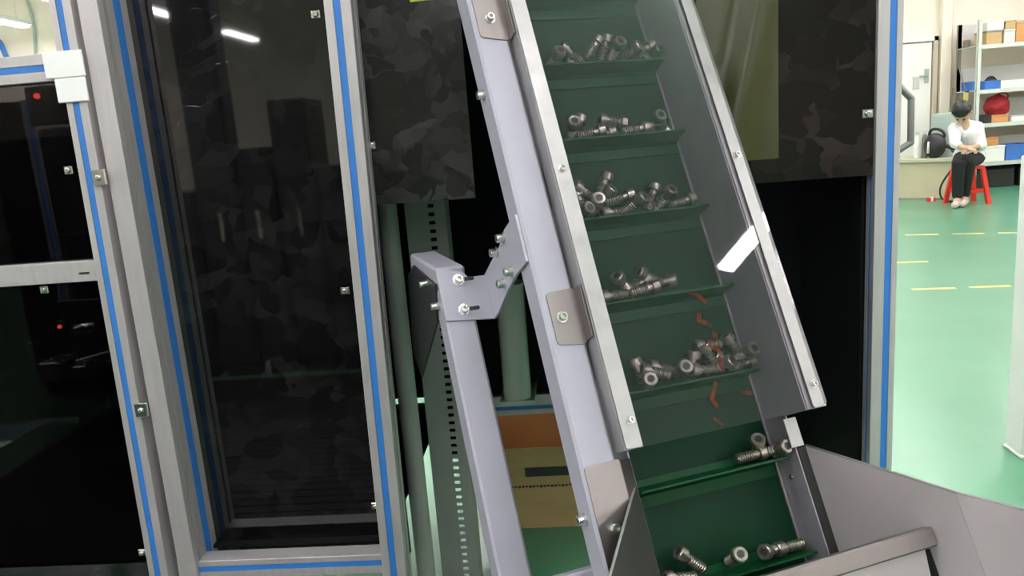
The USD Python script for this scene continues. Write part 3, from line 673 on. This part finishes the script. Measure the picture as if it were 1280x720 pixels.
for x, z in ((-0.979, 0.977), (-0.888, 1.193), (-0.885, 0.43)):
    cl = part(gd, 'pane_clip', bx(x - 0.008, x + 0.008, 1.3595, 1.3628, z - 0.007, z + 0.007, 0.001), 'chrome', smooth=False)
    part(cl, 'clip_screw', moved(dome_screw(0.0055, 0.004), along((0, -1, 0), (x, 1.3595, z))), 'chrome')
part(gd, 'rail_mark', bx(-0.896, -0.876, 1.3462, 1.3469, 1.003, 1.007), 'dark_paint', smooth=False)

# dim machinery behind the tinted panes
ac = thing('linear_actuator', 'bright linear actuator rods dimly seen behind the lower tinted pane', 'actuator')
part(ac, 'slide_rod', rod((-1.245, 1.80, 0.716), (-1.03, 1.80, 0.762), 0.007), 'chrome', smooth=True)
part(ac, 'slide_rod', rod((-1.245, 1.84, 0.690), (-1.03, 1.84, 0.725), 0.005), 'inner_steel', smooth=True)
part(ac, 'end_block', bx(-1.33, -1.275, 1.77, 1.86, 0.675, 0.725, 0.004), 'inner_steel')
part(ac, 'carriage', bx(-1.245, -1.205, 1.77, 1.86, 0.680, 0.712, 0.004), 'inner_steel')
part(ac, 'cylinder_body', rod((-1.23, 1.80, 0.800), (-1.18, 1.80, 0.803), 0.013), 'chrome', smooth=True)
part(ac, 'mount', bx(-1.33, -1.02, 1.88, 1.90, 0.45, 0.86, 0.003), 'dark_paint')
il = thing('indicator_lamp', 'small red indicator lamp glowing behind the upper tinted pane', 'lamp')
part(il, 'lens', moved(dome_screw(0.007, 0.008), along((0, -1, 0), (-1.216, 1.80, 1.367))), 'led_red')
part(il, 'holder', bx(-1.25, -1.18, 1.802, 1.83, 1.30, 1.39, 0.004), 'dark_paint')
il2 = thing('indicator_lamp', 'tiny dim red indicator lamp behind the lower tinted pane', 'lamp')
part(il2, 'lens', moved(dome_screw(0.005, 0.006), along((0, -1, 0), (-1.273, 1.80, 0.809))), 'led_red')
part(il2, 'holder', bx(-1.285, -1.26, 1.802, 1.82, 0.78, 0.825, 0.003), 'dark_paint')
cb = thing('control_box', 'dark control box behind the upper tinted pane', 'box')
part(cb, 'housing', bx(-1.26, -0.98, 1.83, 1.98, 1.03, 1.30, 0.006), 'grey_paint')
part(cb, 'lid', bx(-1.25, -0.99, 1.822, 1.832, 1.04, 1.29, 0.003), 'dark_paint')
rb = thing('red_canister', 'dark red canister on the floor behind the lower tinted pane', 'canister')
part(rb, 'body', moved(lathe([(0, 0), (0.035, 0), (0.035, 0.09), (0.03, 0.11), (0.014, 0.12), (0.014, 0.135), (0, 0.135)], 24), trans(-1.93, 2.05, 0.0)), 'red_plastic', smooth=35)
part(rb, 'cap', moved(lathe([(0.013, 0.135), (0.013, 0.15), (0, 0.15)], 16), trans(-1.93, 2.05, 0.0)), 'dark_paint', smooth=35)
yt = thing('yellow_block', 'small yellow block on the floor behind the lower tinted pane', 'block')
part(yt, 'block', moved(bx(-0.05, 0.05, -0.02, 0.02, 0, 0.045, 0.004), trans(-1.50, 1.85, 0) @ rotz(30)), 'yellow_label')
part(yt, 'band', moved(bx(-0.01, 0.01, -0.021, 0.021, 0, 0.0455, 0.002), trans(-1.50, 1.85, 0) @ rotz(30)), 'dark_paint')

# ------------------------------------------------------------------ carton under the machine
cx0, cx1, cy0, cy1, ch = -0.285, 0.13, 2.175, 2.47, 0.262
ct = thing('cardboard_box', 'open brown cardboard box on the floor under the machine', 'box')
t = 0.004
part(ct, 'front_wall', [bx(cx0, cx1, cy0, cy0 + t, 0, ch)], 'carton', smooth=False)
part(ct, 'back_wall', bx(cx0, cx1, cy1 - t, cy1, 0, ch), 'carton_inside', smooth=False)
part(ct, 'side_wall', bx(cx0, cx0 + t, cy0 + t, cy1 - t, 0, ch), 'carton', smooth=False)
part(ct, 'side_wall', bx(cx1 - t, cx1, cy0 + t, cy1 - t, 0, ch), 'carton', smooth=False)
part(ct, 'base', bx(cx0 + t, cx1 - t, cy0 + t, cy1 - t, 0.0, t), 'carton_inside', smooth=False)
part(ct, 'flap', sheet([(cx0 + t, cy1 - t, ch), (cx1 - t, cy1 - t, ch), (cx1 - t, cy1 + 0.05, ch + 0.10), (cx0 + t, cy1 + 0.05, ch + 0.10)], 0.004), 'carton_inside', smooth=False)
part(ct, 'flap', sheet([(cx0, cy0 + t, ch), (cx0, cy1 - t, ch), (cx0 - 0.07, cy1 - t, ch + 0.05), (cx0 - 0.07, cy0 + t, ch + 0.05)], 0.004), 'carton', smooth=False)
part(ct, 'printed_stripe', bx(-0.165, 0.02, cy0 - 0.0008, cy0 - 0.0001, 0.170, 0.200), 'print_dark', smooth=False, label='dark printed stripe')
part(ct, 'printed_line', [bx(cx0 + 0.03 + k * 0.011, cx0 + 0.03 + k * 0.011 + 0.008, cy0 - 0.0008, cy0 - 0.0001, 0.134 + 0.0012 * (k % 3), 0.141) for k in range(34)], 'print_dark', smooth=False, label='faint printed line')

# white post at the right edge
wp = thing('white_guard_post', 'white enclosure corner post at the right edge of the view', 'post')
part(wp, 'column', bx(1.475, 1.56, 2.50, 2.60, 0.012, 1.0, 0.004), 'white_enamel')
part(wp, 'foot', bx(1.47, 1.57, 2.495, 2.605, 0, 0.012, 0.003), 'white_enamel')
part(wp, 'side_sheet', bx(1.50, 2.3, 2.545, 2.555, 0.05, 1.0), 'frame_tan', smooth=False)

# ------------------------------------------------------------------ work corner at the back right
dd, dp = np.array([0.787, -0.617, 0]), np.array([0.617, 0.787, 0])
DM = frame(dd, dp, [0, 0, 1], [4.62, 9.52, 0])          # x along the front, y to the back; origin at the right front foot
dk = thing('workbench', 'low cream workbench standing behind the seated person', 'desk', m=DM)
part(dk, 'front_panel', bx(-1.30, -0.03, 0.02, 0.035, 0.02, 0.455), 'desk_cream', smooth=False)
part(dk, 'end_panel', bx(-0.03, 0.0, 0.0, 0.70, 0.0, 0.455, 0.003), 'desk_top')
part(dk, 'end_panel', bx(-1.33, -1.30, 0.0, 0.70, 0.0, 0.455, 0.003), 'desk_top')
part(dk, 'worktop', bx(-1.36, 0.03, -0.03, 0.72, 0.455, 0.497, 0.004), 'desk_top')
gb = thing('test_box', 'grey-green metal box standing on the cream workbench beside the person', 'box', m=DM @ trans(-0.10, 0.22, 0.498))
part(gb, 'body', bx(-0.19, 0.17, 0.0, 0.26, 0, 0.52, 0.006), 'box_greygreen')
part(gb, 'front_plate', bx(-0.17, 0.15, -0.005, 0.001, 0.03, 0.49, 0.003), 'box_greygreen')
part(gb, 'label_disc', moved(lathe([(0, 0), (0.028, 0), (0.026, 0.004), (0, 0.004)], 20), along((0, -1, 0), (0.05, -0.004, 0.38))), 'shelf_grey')
bd = thing('black_tool', 'black rounded power tool on the workbench in front of the grey-green box', 'tool', m=DM @ trans(-0.21, 0.10, 0.498))
tv = trimesh.creation.icosphere(3, 1.0); tv.vertices *= [0.125, 0.085, 0.15]; tv.vertices += [0, 0, 0.145]
tv.vertices[:, 2] = np.maximum(tv.vertices[:, 2], 0)
part(bd, 'body', tv, 'dark_paint', smooth=40)
part(bd, 'handle', pipe([(-0.06, 0, 0.26), (-0.03, 0, 0.34), (0.05, 0, 0.33), (0.10, 0, 0.24)], 0.016), 'rubber', smooth=True)
part(bd, 'chrome_band', [rod((-0.05, -0.088, 0.06), (-0.05, -0.075, 0.20), 0.017, 12)], 'chrome', smooth=True)
part(bd, 'nozzle', rod((0.08, 0, 0.16), (0.22, -0.05, 0.10), 0.022, 14), 'rubber', smooth=True)
single('power_cord', pipe([(4.53, 9.36, 0.60), (4.56, 9.30, 0.47), (4.51, 9.32, 0.36), (4.43, 9.34, 0.22), (4.41, 9.34, 0.13), (4.44, 9.33, 0.04), (4.50, 9.33, 0.013), (4.54, 9.28, 0.012)], 0.011), 'dark_paint', 'black power cord curving down from the black tool to the floor', 'cord', smooth=True)
bt = thing('white_bottle', 'white bottle standing at the left end of the workbench', 'bottle', m=DM @ trans(-0.42, 0.16, 0.498))
part(bt, 'body', lathe([(0, 0), (0.036, 0), (0.038, 0.02), (0.038, 0.22), (0.018, 0.27), (0.018, 0.29), (0, 0.29)], 20), 'paper_white', smooth=35)
part(bt, 'cap', lathe([(0.02, 0.285), (0.02, 0.315), (0, 0.315)], 16), 'box_grey', smooth=35)
gt = thing('grey_flask', 'grey flask between the white bottle and the black tool', 'flask', m=DM @ trans(-0.345, 0.20, 0.498))
part(gt, 'body', lathe([(0, 0), (0.034, 0), (0.036, 0.02), (0.036, 0.24), (0.024, 0.28), (0, 0.28)], 20), 'shelf_dark', smooth=35)
part(gt, 'cap', lathe([(0.026, 0.28), (0.026, 0.32), (0, 0.32)], 16), 'box_grey', smooth=35)
rc = thing('red_block', 'small red block lying on the floor in front of the workbench', 'block')
part(rc, 'body', bx(4.36, 4.44, 9.50, 9.56, 0, 0.045, 0.004), 'red_plastic')
part(rc, 'cover', bx(4.385, 4.415, 9.495, 9.565, 0.0, 0.05, 0.004), 'paper_white')

# red stool
sc = np.array([4.60, 9.11, 0])
stl = thing('plastic_stool', 'red plastic stool under the seated person', 'stool', m=trans(*sc))
part(stl, 'seat', moved(prism(sbox(-0.13, -0.13, 0.13, 0.13).buffer(-0.03).buffer(0.03), 0.03), trans(0, 0, 0.395)), 'red_plastic', smooth=40)
for sx in (-1, 1):
    for sy_ in (-1, 1):
        leg = trimesh.creation.box(bounds=[[-0.022, -0.022, 0], [0.022, 0.022, 0.4]])
        leg.vertices[:, 0] += sx * (0.105 + 0.055 * (1 - leg.vertices[:, 2] / 0.4)); leg.vertices[:, 1] += sy_ * (0.105 + 0.055 * (1 - leg.vertices[:, 2] / 0.4))
        part(stl, 'leg', leg, 'red_plastic', smooth=False)
for s in (-1, 1):
    part(stl, 'stretcher', bx(-0.135, 0.135, s * 0.128 - 0.008, s * 0.128 + 0.008, 0.13, 0.16, 0.002), 'red_plastic')
    part(stl, 'stretcher', bx(s * 0.128 - 0.008, s * 0.128 + 0.008, -0.135, 0.135, 0.13, 0.16, 0.002), 'red_plastic')


# seated person
def chains(bones, fine=0.012, it=8):
    """bones: lists of (point, radius); every bone the hull of the spheres at its joints, joined and smoothed."""
    parts = []
    def ball(p, r):
        return m3.Manifold.sphere(r, 20).translate([float(x) for x in p])
    for ch in bones:
        for (p, r), (q, s) in zip(ch[:-1], ch[1:]):
            parts.append(m3.Manifold.batch_hull([ball(p, r), ball(q, s)]))
    m = m3.Manifold.batch_boolean(parts, m3.OpType.Add).refine_to_length(fine).to_mesh()
    t = trimesh.Trimesh(m.vert_properties[:, :3], m.tri_verts); t.merge_vertices()
    trimesh.smoothing.filter_taubin(t, iterations=it)
    return t


V = lambda *a: np.array(a, float)
hip_l, hip_r = V(4.53, 9.10, .520), V(4.66, 9.06, .520)
waist, chest, neck_, head_c = V(4.575, 9.06, .66), V(4.53, 9.01, .80), V(4.475, 8.965, .905), V(4.405, 8.90, 1.03)
sh_l, sh_r = V(4.385, 9.00, .85), V(4.655, 9.06, .845)
el_l, el_r = V(4.325, 8.86, .70), V(4.640, 8.92, .655)
wr_l, wr_r = V(4.355, 8.74, .655), V(4.455, 8.77, .645)
hd_l, hd_r = V(4.40, 8.69, .645), V(4.395, 8.73, .640)
kn_l, kn_r = V(4.345, 8.80, .49), V(4.46, 8.82, .49)
an_l, an_r = V(4.375, 8.86, .085), V(4.485, 8.93, .085)
to_l, to_r = V(4.29, 8.74, .035), V(4.40, 8.80, .035)
pe = thing('person', 'person in a white shirt and black trousers bent over on a red stool', 'person')
hf = unit(V(-0.36, -0.52, -0.82)); hu = unit(V(-0.42, -0.62, 0.62) - hf * (V(-0.42, -0.62, 0.62) @ hf)); hr = np.cross(hf, hu)
def hp_(x, y, z):
    return head_c + hr * x + hf * y + hu * z
fingers = []
for hd, wr, sgn in ((hd_l, wr_l, 1), (hd_r, wr_r, -1)):
    d = unit(hd - wr); sd = unit(np.cross(d, V(0, 0, 1))) * sgn
    for k, L in enumerate((.060, .070, .066, .052)):
        b = hd + sd * (0.027 - 0.018 * k) + d * 0.02
        fingers.append([(hd - d * 0.01 + sd * (0.012 - 0.008 * k), .013), (b, .0095), (b + d * L * .55 - V(0, 0, .012), .0085), (b + d * L * .7 - V(0, 0, .04), .0075)])
    fingers.append([(wr + d * 0.025, .014), (hd + sd * 0.042, .0105), (hd + sd * 0.05 + d * 0.035 - V(0, 0, .01), .009)])
body = chains([[(neck_ - V(0, 0, .03), .052), (hp_(0, -0.03, -0.08), .050)], [(hp_(0, -0.015, 0.03), .093), (hp_(0, 0.01, 0.0), .085)], [(hp_(0, 0.01, 0.0), .08), (hp_(0, 0.045, -0.085), .040)],
               [(hp_(0, 0.085, -0.005), .010), (hp_(0, 0.108, -0.035), .014)], [(hp_(-0.025, 0.083, -0.062), .011), (hp_(0.025, 0.083, -0.062), .011)],
               [(hp_(-0.088, -0.005, -0.01), .016), (hp_(-0.092, -0.012, -0.035), .012)], [(hp_(0.088, -0.005, -0.01), .016), (hp_(0.092, -0.012, -0.035), .012)],
               [(waist, .09), (chest, .09), (neck_ - V(0, 0, .05), .06)], [(chest, .07), (sh_l + (chest - sh_l) * .3, .05)], [(chest, .07), (sh_r + (chest - sh_r) * .3, .05)],
               [(sh_l, .045), (el_l, .036), (wr_l, .027), (hd_l, .030)], [(sh_r, .045), (el_r, .036), (wr_r, .027), (hd_r, .030)], [(hip_l, .07), (kn_l, .052), (an_l, .038), (to_l, .028)], [(hip_r, .07), (kn_r, .052), (an_r, .038), (to_r, .028)],
               [(waist, .09), (hip_l, .08)], [(waist, .09), (hip_r, .08)]] + fingers, 0.011, 6)
part(pe, 'body', body, 'skin', smooth=True)
hair = chains([[(hp_(0, -0.022, 0.038), .098), (hp_(0, -0.040, -0.02), .088)], [(hp_(-0.05, 0.035, 0.070), .040), (hp_(0.05, 0.035, 0.070), .040)], [(hp_(0, 0.01, 0.055), .088), (hp_(0, -0.02, 0.03), .097)]], 0.012, 5)
part(pe, 'hair', hair, 'hair', smooth=True)
for s in (-1, 1):
    eb = trimesh.creation.icosphere(2, 0.011); eb.apply_translation(hp_(s * 0.032, 0.088, -0.008))
    part(pe, 'eye', eb, 'hair', smooth=True)
mid = (sh_l + sh_r) / 2
shirt = chains([[(waist - V(-.01, -.02, .075), .125), (waist, .118), (chest, .128)], [(chest + V(0, 0, .02), .105), (neck_ - V(-.01, -.02, .055), .070)], [(chest, .11), (sh_l, .072)], [(chest, .11), (sh_r, .072)], [(sh_l, .070), (mid + V(0, 0, .015), .085)], [(sh_r, .070), (mid + V(0, 0, .015), .085)],
                [(sh_l, .066), (el_l, .052), (el_l + (wr_l - el_l) * .35, .047)], [(sh_r, .066), (el_r, .054), (el_r + (wr_r - el_r) * .25, .048)], [(waist - V(0, 0, .07), .12), (hip_l + V(0, 0, .03), .098)], [(waist - V(0, 0, .07), .12), (hip_r + V(0, 0, .03), .098)]], 0.014, 8)
part(pe, 'shirt', shirt, 'shirt', smooth=True)
trs = chains([[(hip_l, .092), (kn_l, .070), (an_l + V(0, 0, .05), .056)], [(hip_r, .092), (kn_r, .070), (an_r + V(0, 0, .05), .056)], [(hip_l, .092), (hip_r, .092)]], 0.014, 8)
part(pe, 'trousers', trs, 'trousers', smooth=True)
for an, to in ((an_l, to_l), (an_r, to_r)):
    part(pe, 'shoe', chains([[(V(an[0], an[1], .045) + unit(an - to) * V(.03, .03, 0), .043), (V(an[0], an[1], .05), .045), (V(to[0], to[1], .038), .036)]], 0.01, 4), 'shoe', smooth=True)

# ------------------------------------------------------------------ steel shelving with its goods
SX0, SX1, SY0, SY1 = 5.33, 7.4, 10.43, 10.93
sh = thing('shelving_unit', 'light grey steel shelving unit against the cream wall', 'shelf')
for x, y, z1, look in ((SX0, SY0, 2.12, 'shelf_grey'), (SX0, SY1, 2.12, 'shelf_dark'), (SX1, SY0, 2.12, 'shelf_grey'), (SX1, SY1, 2.12, 'shelf_dark'), (SX0 + 1.0, SY1, 2.12, 'shelf_dark')):
    part(sh, 'upright', [bx(x, x + 0.045, y, y + 0.004, 0, z1), bx(x, x + 0.004, y, y + 0.045, 0, z1)], look, smooth=False)
LEV = (1.815, 1.262, 0.838, 0.345)
for z in LEV:
    part(sh, 'shelf_board', [bx(SX0, SX1, SY0 + 0.001, SY1, z - 0.012, z), bx(SX0, SX1, SY0 - 0.004, SY0, z - 0.05, z)], 'shelf_grey', smooth=False)
    part(sh, 'back_stop', bx(SX0, SX1, SY1 + 0.0, SY1 + 0.003, z, z + 0.30), 'box_grey', smooth=False)
part(sh, 'side_brace', [rod((SX0 + 0.01, SY0 + 0.02, 0.9), (SX0 + 0.01, SY1, 1.6), 0.006, 8)], 'shelf_dark')


def crate(name, x0, x1, y0, y1, z0, h, look, label, cat, lid=None):
    """Open bin with a rim, or a lidded box."""
    t = thing(name, label, cat)
    if lid:
        part(t, 'body', bx(x0, x1, y0, y1, z0, z0 + h * 0.86, 0.003), look)
        part(t, 'lid', bx(x0 - 0.004, x1 + 0.004, y0 - 0.004, y1 + 0.004, z0 + h * 0.86, z0 + h, 0.004), lid)
    else:
        w = 0.006
        part(t, 'body', [bx(x0, x1, y0, y0 + w, z0, z0 + h), bx(x0, x1, y1 - w, y1, z0, z0 + h), bx(x0, x0 + w, y0 + w, y1 - w, z0, z0 + h), bx(x1 - w, x1, y0 + w, y1 - w, z0, z0 + h), bx(x0 + w, x1 - w, y0 + w, y1 - w, z0, z0 + w)], look, smooth=False)
        part(t, 'rim', [bx(x0 - 0.006, x1 + 0.006, y0 - 0.006, y0, z0 + h - 0.02, z0 + h), bx(x0 - 0.006, x0, y0, y1, z0 + h - 0.02, z0 + h), bx(x1, x1 + 0.006, y0, y1, z0 + h - 0.02, z0 + h)], look, smooth=False)
    return t


a, b = 10.46, 10.75
e = 0.0015
crate('cardboard_carton', 5.442, 5.632, a, b, LEV[0] + e, 0.165, 'box_tan', 'tan cardboard carton on the top shelf under a white box', 'box', 'shelf_dark')
crate('white_box', 5.448, 5.646, a, b, LEV[0] + 0.168, 0.10, 'paper_white', 'flat white box stacked on the tan carton of the top shelf', 'box', 'paper_white')
crate('grey_carton', 5.655, 5.79, a, b, LEV[0] + e, 0.165, 'box_grey', 'pale grey carton in the middle of the top shelf', 'box', 'box_grey')
crate('brown_carton', 5.80, 6.02, a, b, LEV[0] + e, 0.25, 'orange_card', 'brown carton on the top shelf at the right edge of the view', 'box', 'box_tan')
crate('tan_carton', 5.67, 5.79, a, b, LEV[0] + 0.168, 0.10, 'box_tan', 'small tan carton on the pale grey carton of the top shelf', 'box', 'box_tan')
crate('small_brown_box', 5.378, 5.424, 10.80, 10.90, LEV[0] + e, 0.10, 'shelf_dark', 'small brown box at the left end of the top shelf', 'box', 'orange_card')
crate('blue_bin', 5.38, 5.44, 10.62, 10.90, LEV[1] + e, 0.115, 'bin_blue', 'blue plastic bin at the left end of the second shelf', 'bin')
crate('blue_bin', 5.452, 5.632, a, 10.60, LEV[1] + e, 0.105, 'bin_blue', 'blue plastic bin beside the white tray on the second shelf', 'bin')
crate('white_tray', 5.645, 6.02, a, 10.62, LEV[1] + e, 0.095, 'paper_white', 'long white tray on the second shelf', 'tray')
bk = thing('peaked_hat', 'black rounded cap lying behind the white tray on the second shelf', 'hat')
cap = trimesh.creation.icosphere(3, 1.0); cap.vertices *= [0.10, 0.08, 0.17]; cap.vertices[:, 2] = np.maximum(cap.vertices[:, 2], 0); cap.apply_translation([5.66, 10.73, LEV[1] + e])
part(bk, 'crown', cap, 'dark_paint', smooth=40)
part(bk, 'brim', bx(5.73, 5.80, 10.66, 10.78, LEV[1] + e, LEV[1] + 0.02, 0.004), 'dark_paint')
rd = thing('red_bag', 'dark red rounded bag on the third shelf', 'bag')
bag = trimesh.creation.icosphere(4, 1.0); bag.vertices *= [0.155, 0.12, 0.145]
bag.vertices += 0.018 * (meshkit.fbm(bag.vertices * 14, 3)[:, None] - 0.5) * trimesh.util.unitize(bag.vertices) * 2
bag.apply_translation([5.69, 10.62, LEV[2] + 0.20]); bag.vertices[:, 2] = np.maximum(bag.vertices[:, 2], LEV[2] + 0.098)
part(rd, 'body', bag, 'red_cloth', smooth=True)
part(rd, 'strap', pipe([(5.60, 10.56, LEV[2] + 0.30), (5.66, 10.52, LEV[2] + 0.36), (5.75, 10.52, LEV[2] + 0.355), (5.79, 10.57, LEV[2] + 0.29)], 0.010), 'red_cloth', smooth=True)
crate('brown_box', 5.56, 5.77, a + 0.02, 10.74, LEV[2] + e, 0.095, 'orange_card', 'low orange-brown box under the red bag', 'box', 'box_tan')
crate('black_box', 5.455, 5.545, a, 10.65, LEV[2] + e, 0.11, 'dark_paint', 'small black box at the left of the third shelf', 'box', 'dark_paint')
crate('white_case', 5.80, 6.02, a, 10.66, LEV[2] + e, 0.07, 'paper_white', 'low white case at the right of the third shelf', 'case', 'box_grey')
yh = thing('hanging_note', 'pale yellow note hanging from the second shelf at its left end', 'note')
part(yh, 'sheet', bx(5.26, 5.322, 10.60, 10.604, 1.10, 1.25), 'yellow_tape', smooth=False)
part(yh, 'clip', bx(5.28, 5.325, 10.596, 10.608, 1.245, 1.262), 'dark_paint', smooth=False)
crate('white_carton', 5.478, 5.735, a, b, LEV[3] + e, 0.20, 'paper_white', 'white carton on the lowest shelf', 'box', 'paper_white')
crate('orange_carton', 5.46, 5.65, a, b, LEV[3] + 0.205, 0.105, 'orange_card', 'orange-brown carton stacked on the white carton of the lowest shelf', 'box', 'orange_card')
crate('blue_crate', 5.75, 6.03, a, b, LEV[3] + e, 0.20, 'bin_blue', 'large blue crate on the lowest shelf', 'crate')

# unseen black mat, added to darken the floor mirrored in the panels
fm = thing('added_floor_mat', 'added unseen black mat darkening the floor reflection in front of the left machine door', 'mat')
part(fm, 'base', bx(-2.3, -0.30, -0.98, 1.22, 0.0005, 0.010, 0.003), 'rubber')
for k in range(40):
    part(fm, 'rib', bx(-2.28, -0.32, -0.94 + k * 0.053, -0.92 + k * 0.053, 0.010, 0.014), 'rubber', smooth=False)

for k, x in enumerate((5.42, 5.98, 6.56)):  # added black boxes imitate the dark gap below the shelf
    crate('shade_filler_box', x, x + 0.50, 10.55, 10.90, 0.001, 0.27, 'dark_paint', ('leftmost', 'middle', 'rightmost')[k] + ' added black box standing in for shade under the lowest shelf', 'box', 'matt_black')

# dark machine cabinets standing behind the viewer; they show in the glossy panels
for k, (x, w, h) in enumerate(((-2.85, 0.45, 1.35), (-2.27, 0.34, 1.02), (-1.91, 0.22, 2.35), (-1.67, 0.18, 1.22), (-1.47, 0.20, 1.45), (-1.25, 0.5, 1.10))):
    q = thing('dark_cabinet', 'dark machine cabinet, ' + ('leftmost', 'low second', 'tall narrow third', 'mid-height fourth', 'tall fifth', 'low right')[k] + ' of the row behind the viewer', 'cabinet', None, trans(x, -1.05, 0))
    dep = 0.12 if k == 2 else 0.3
    part(q, 'body', bx(0, w, -dep, 0, 0.08, h, 0.006), 'dark_paint')
    part(q, 'plinth', bx(0.02, w - 0.02, -dep + 0.02, -0.02, 0, 0.08), 'matt_black')
    part(q, 'door_panel', bx(0.02, w - 0.02, 0.0005, 0.014, 0.12, h - 0.05, 0.003), 'dark_paint')
    part(q, 'handle', bx(w - 0.10, w - 0.08, 0.0142, 0.04, 0.75, 0.90, 0.004), 'chrome')
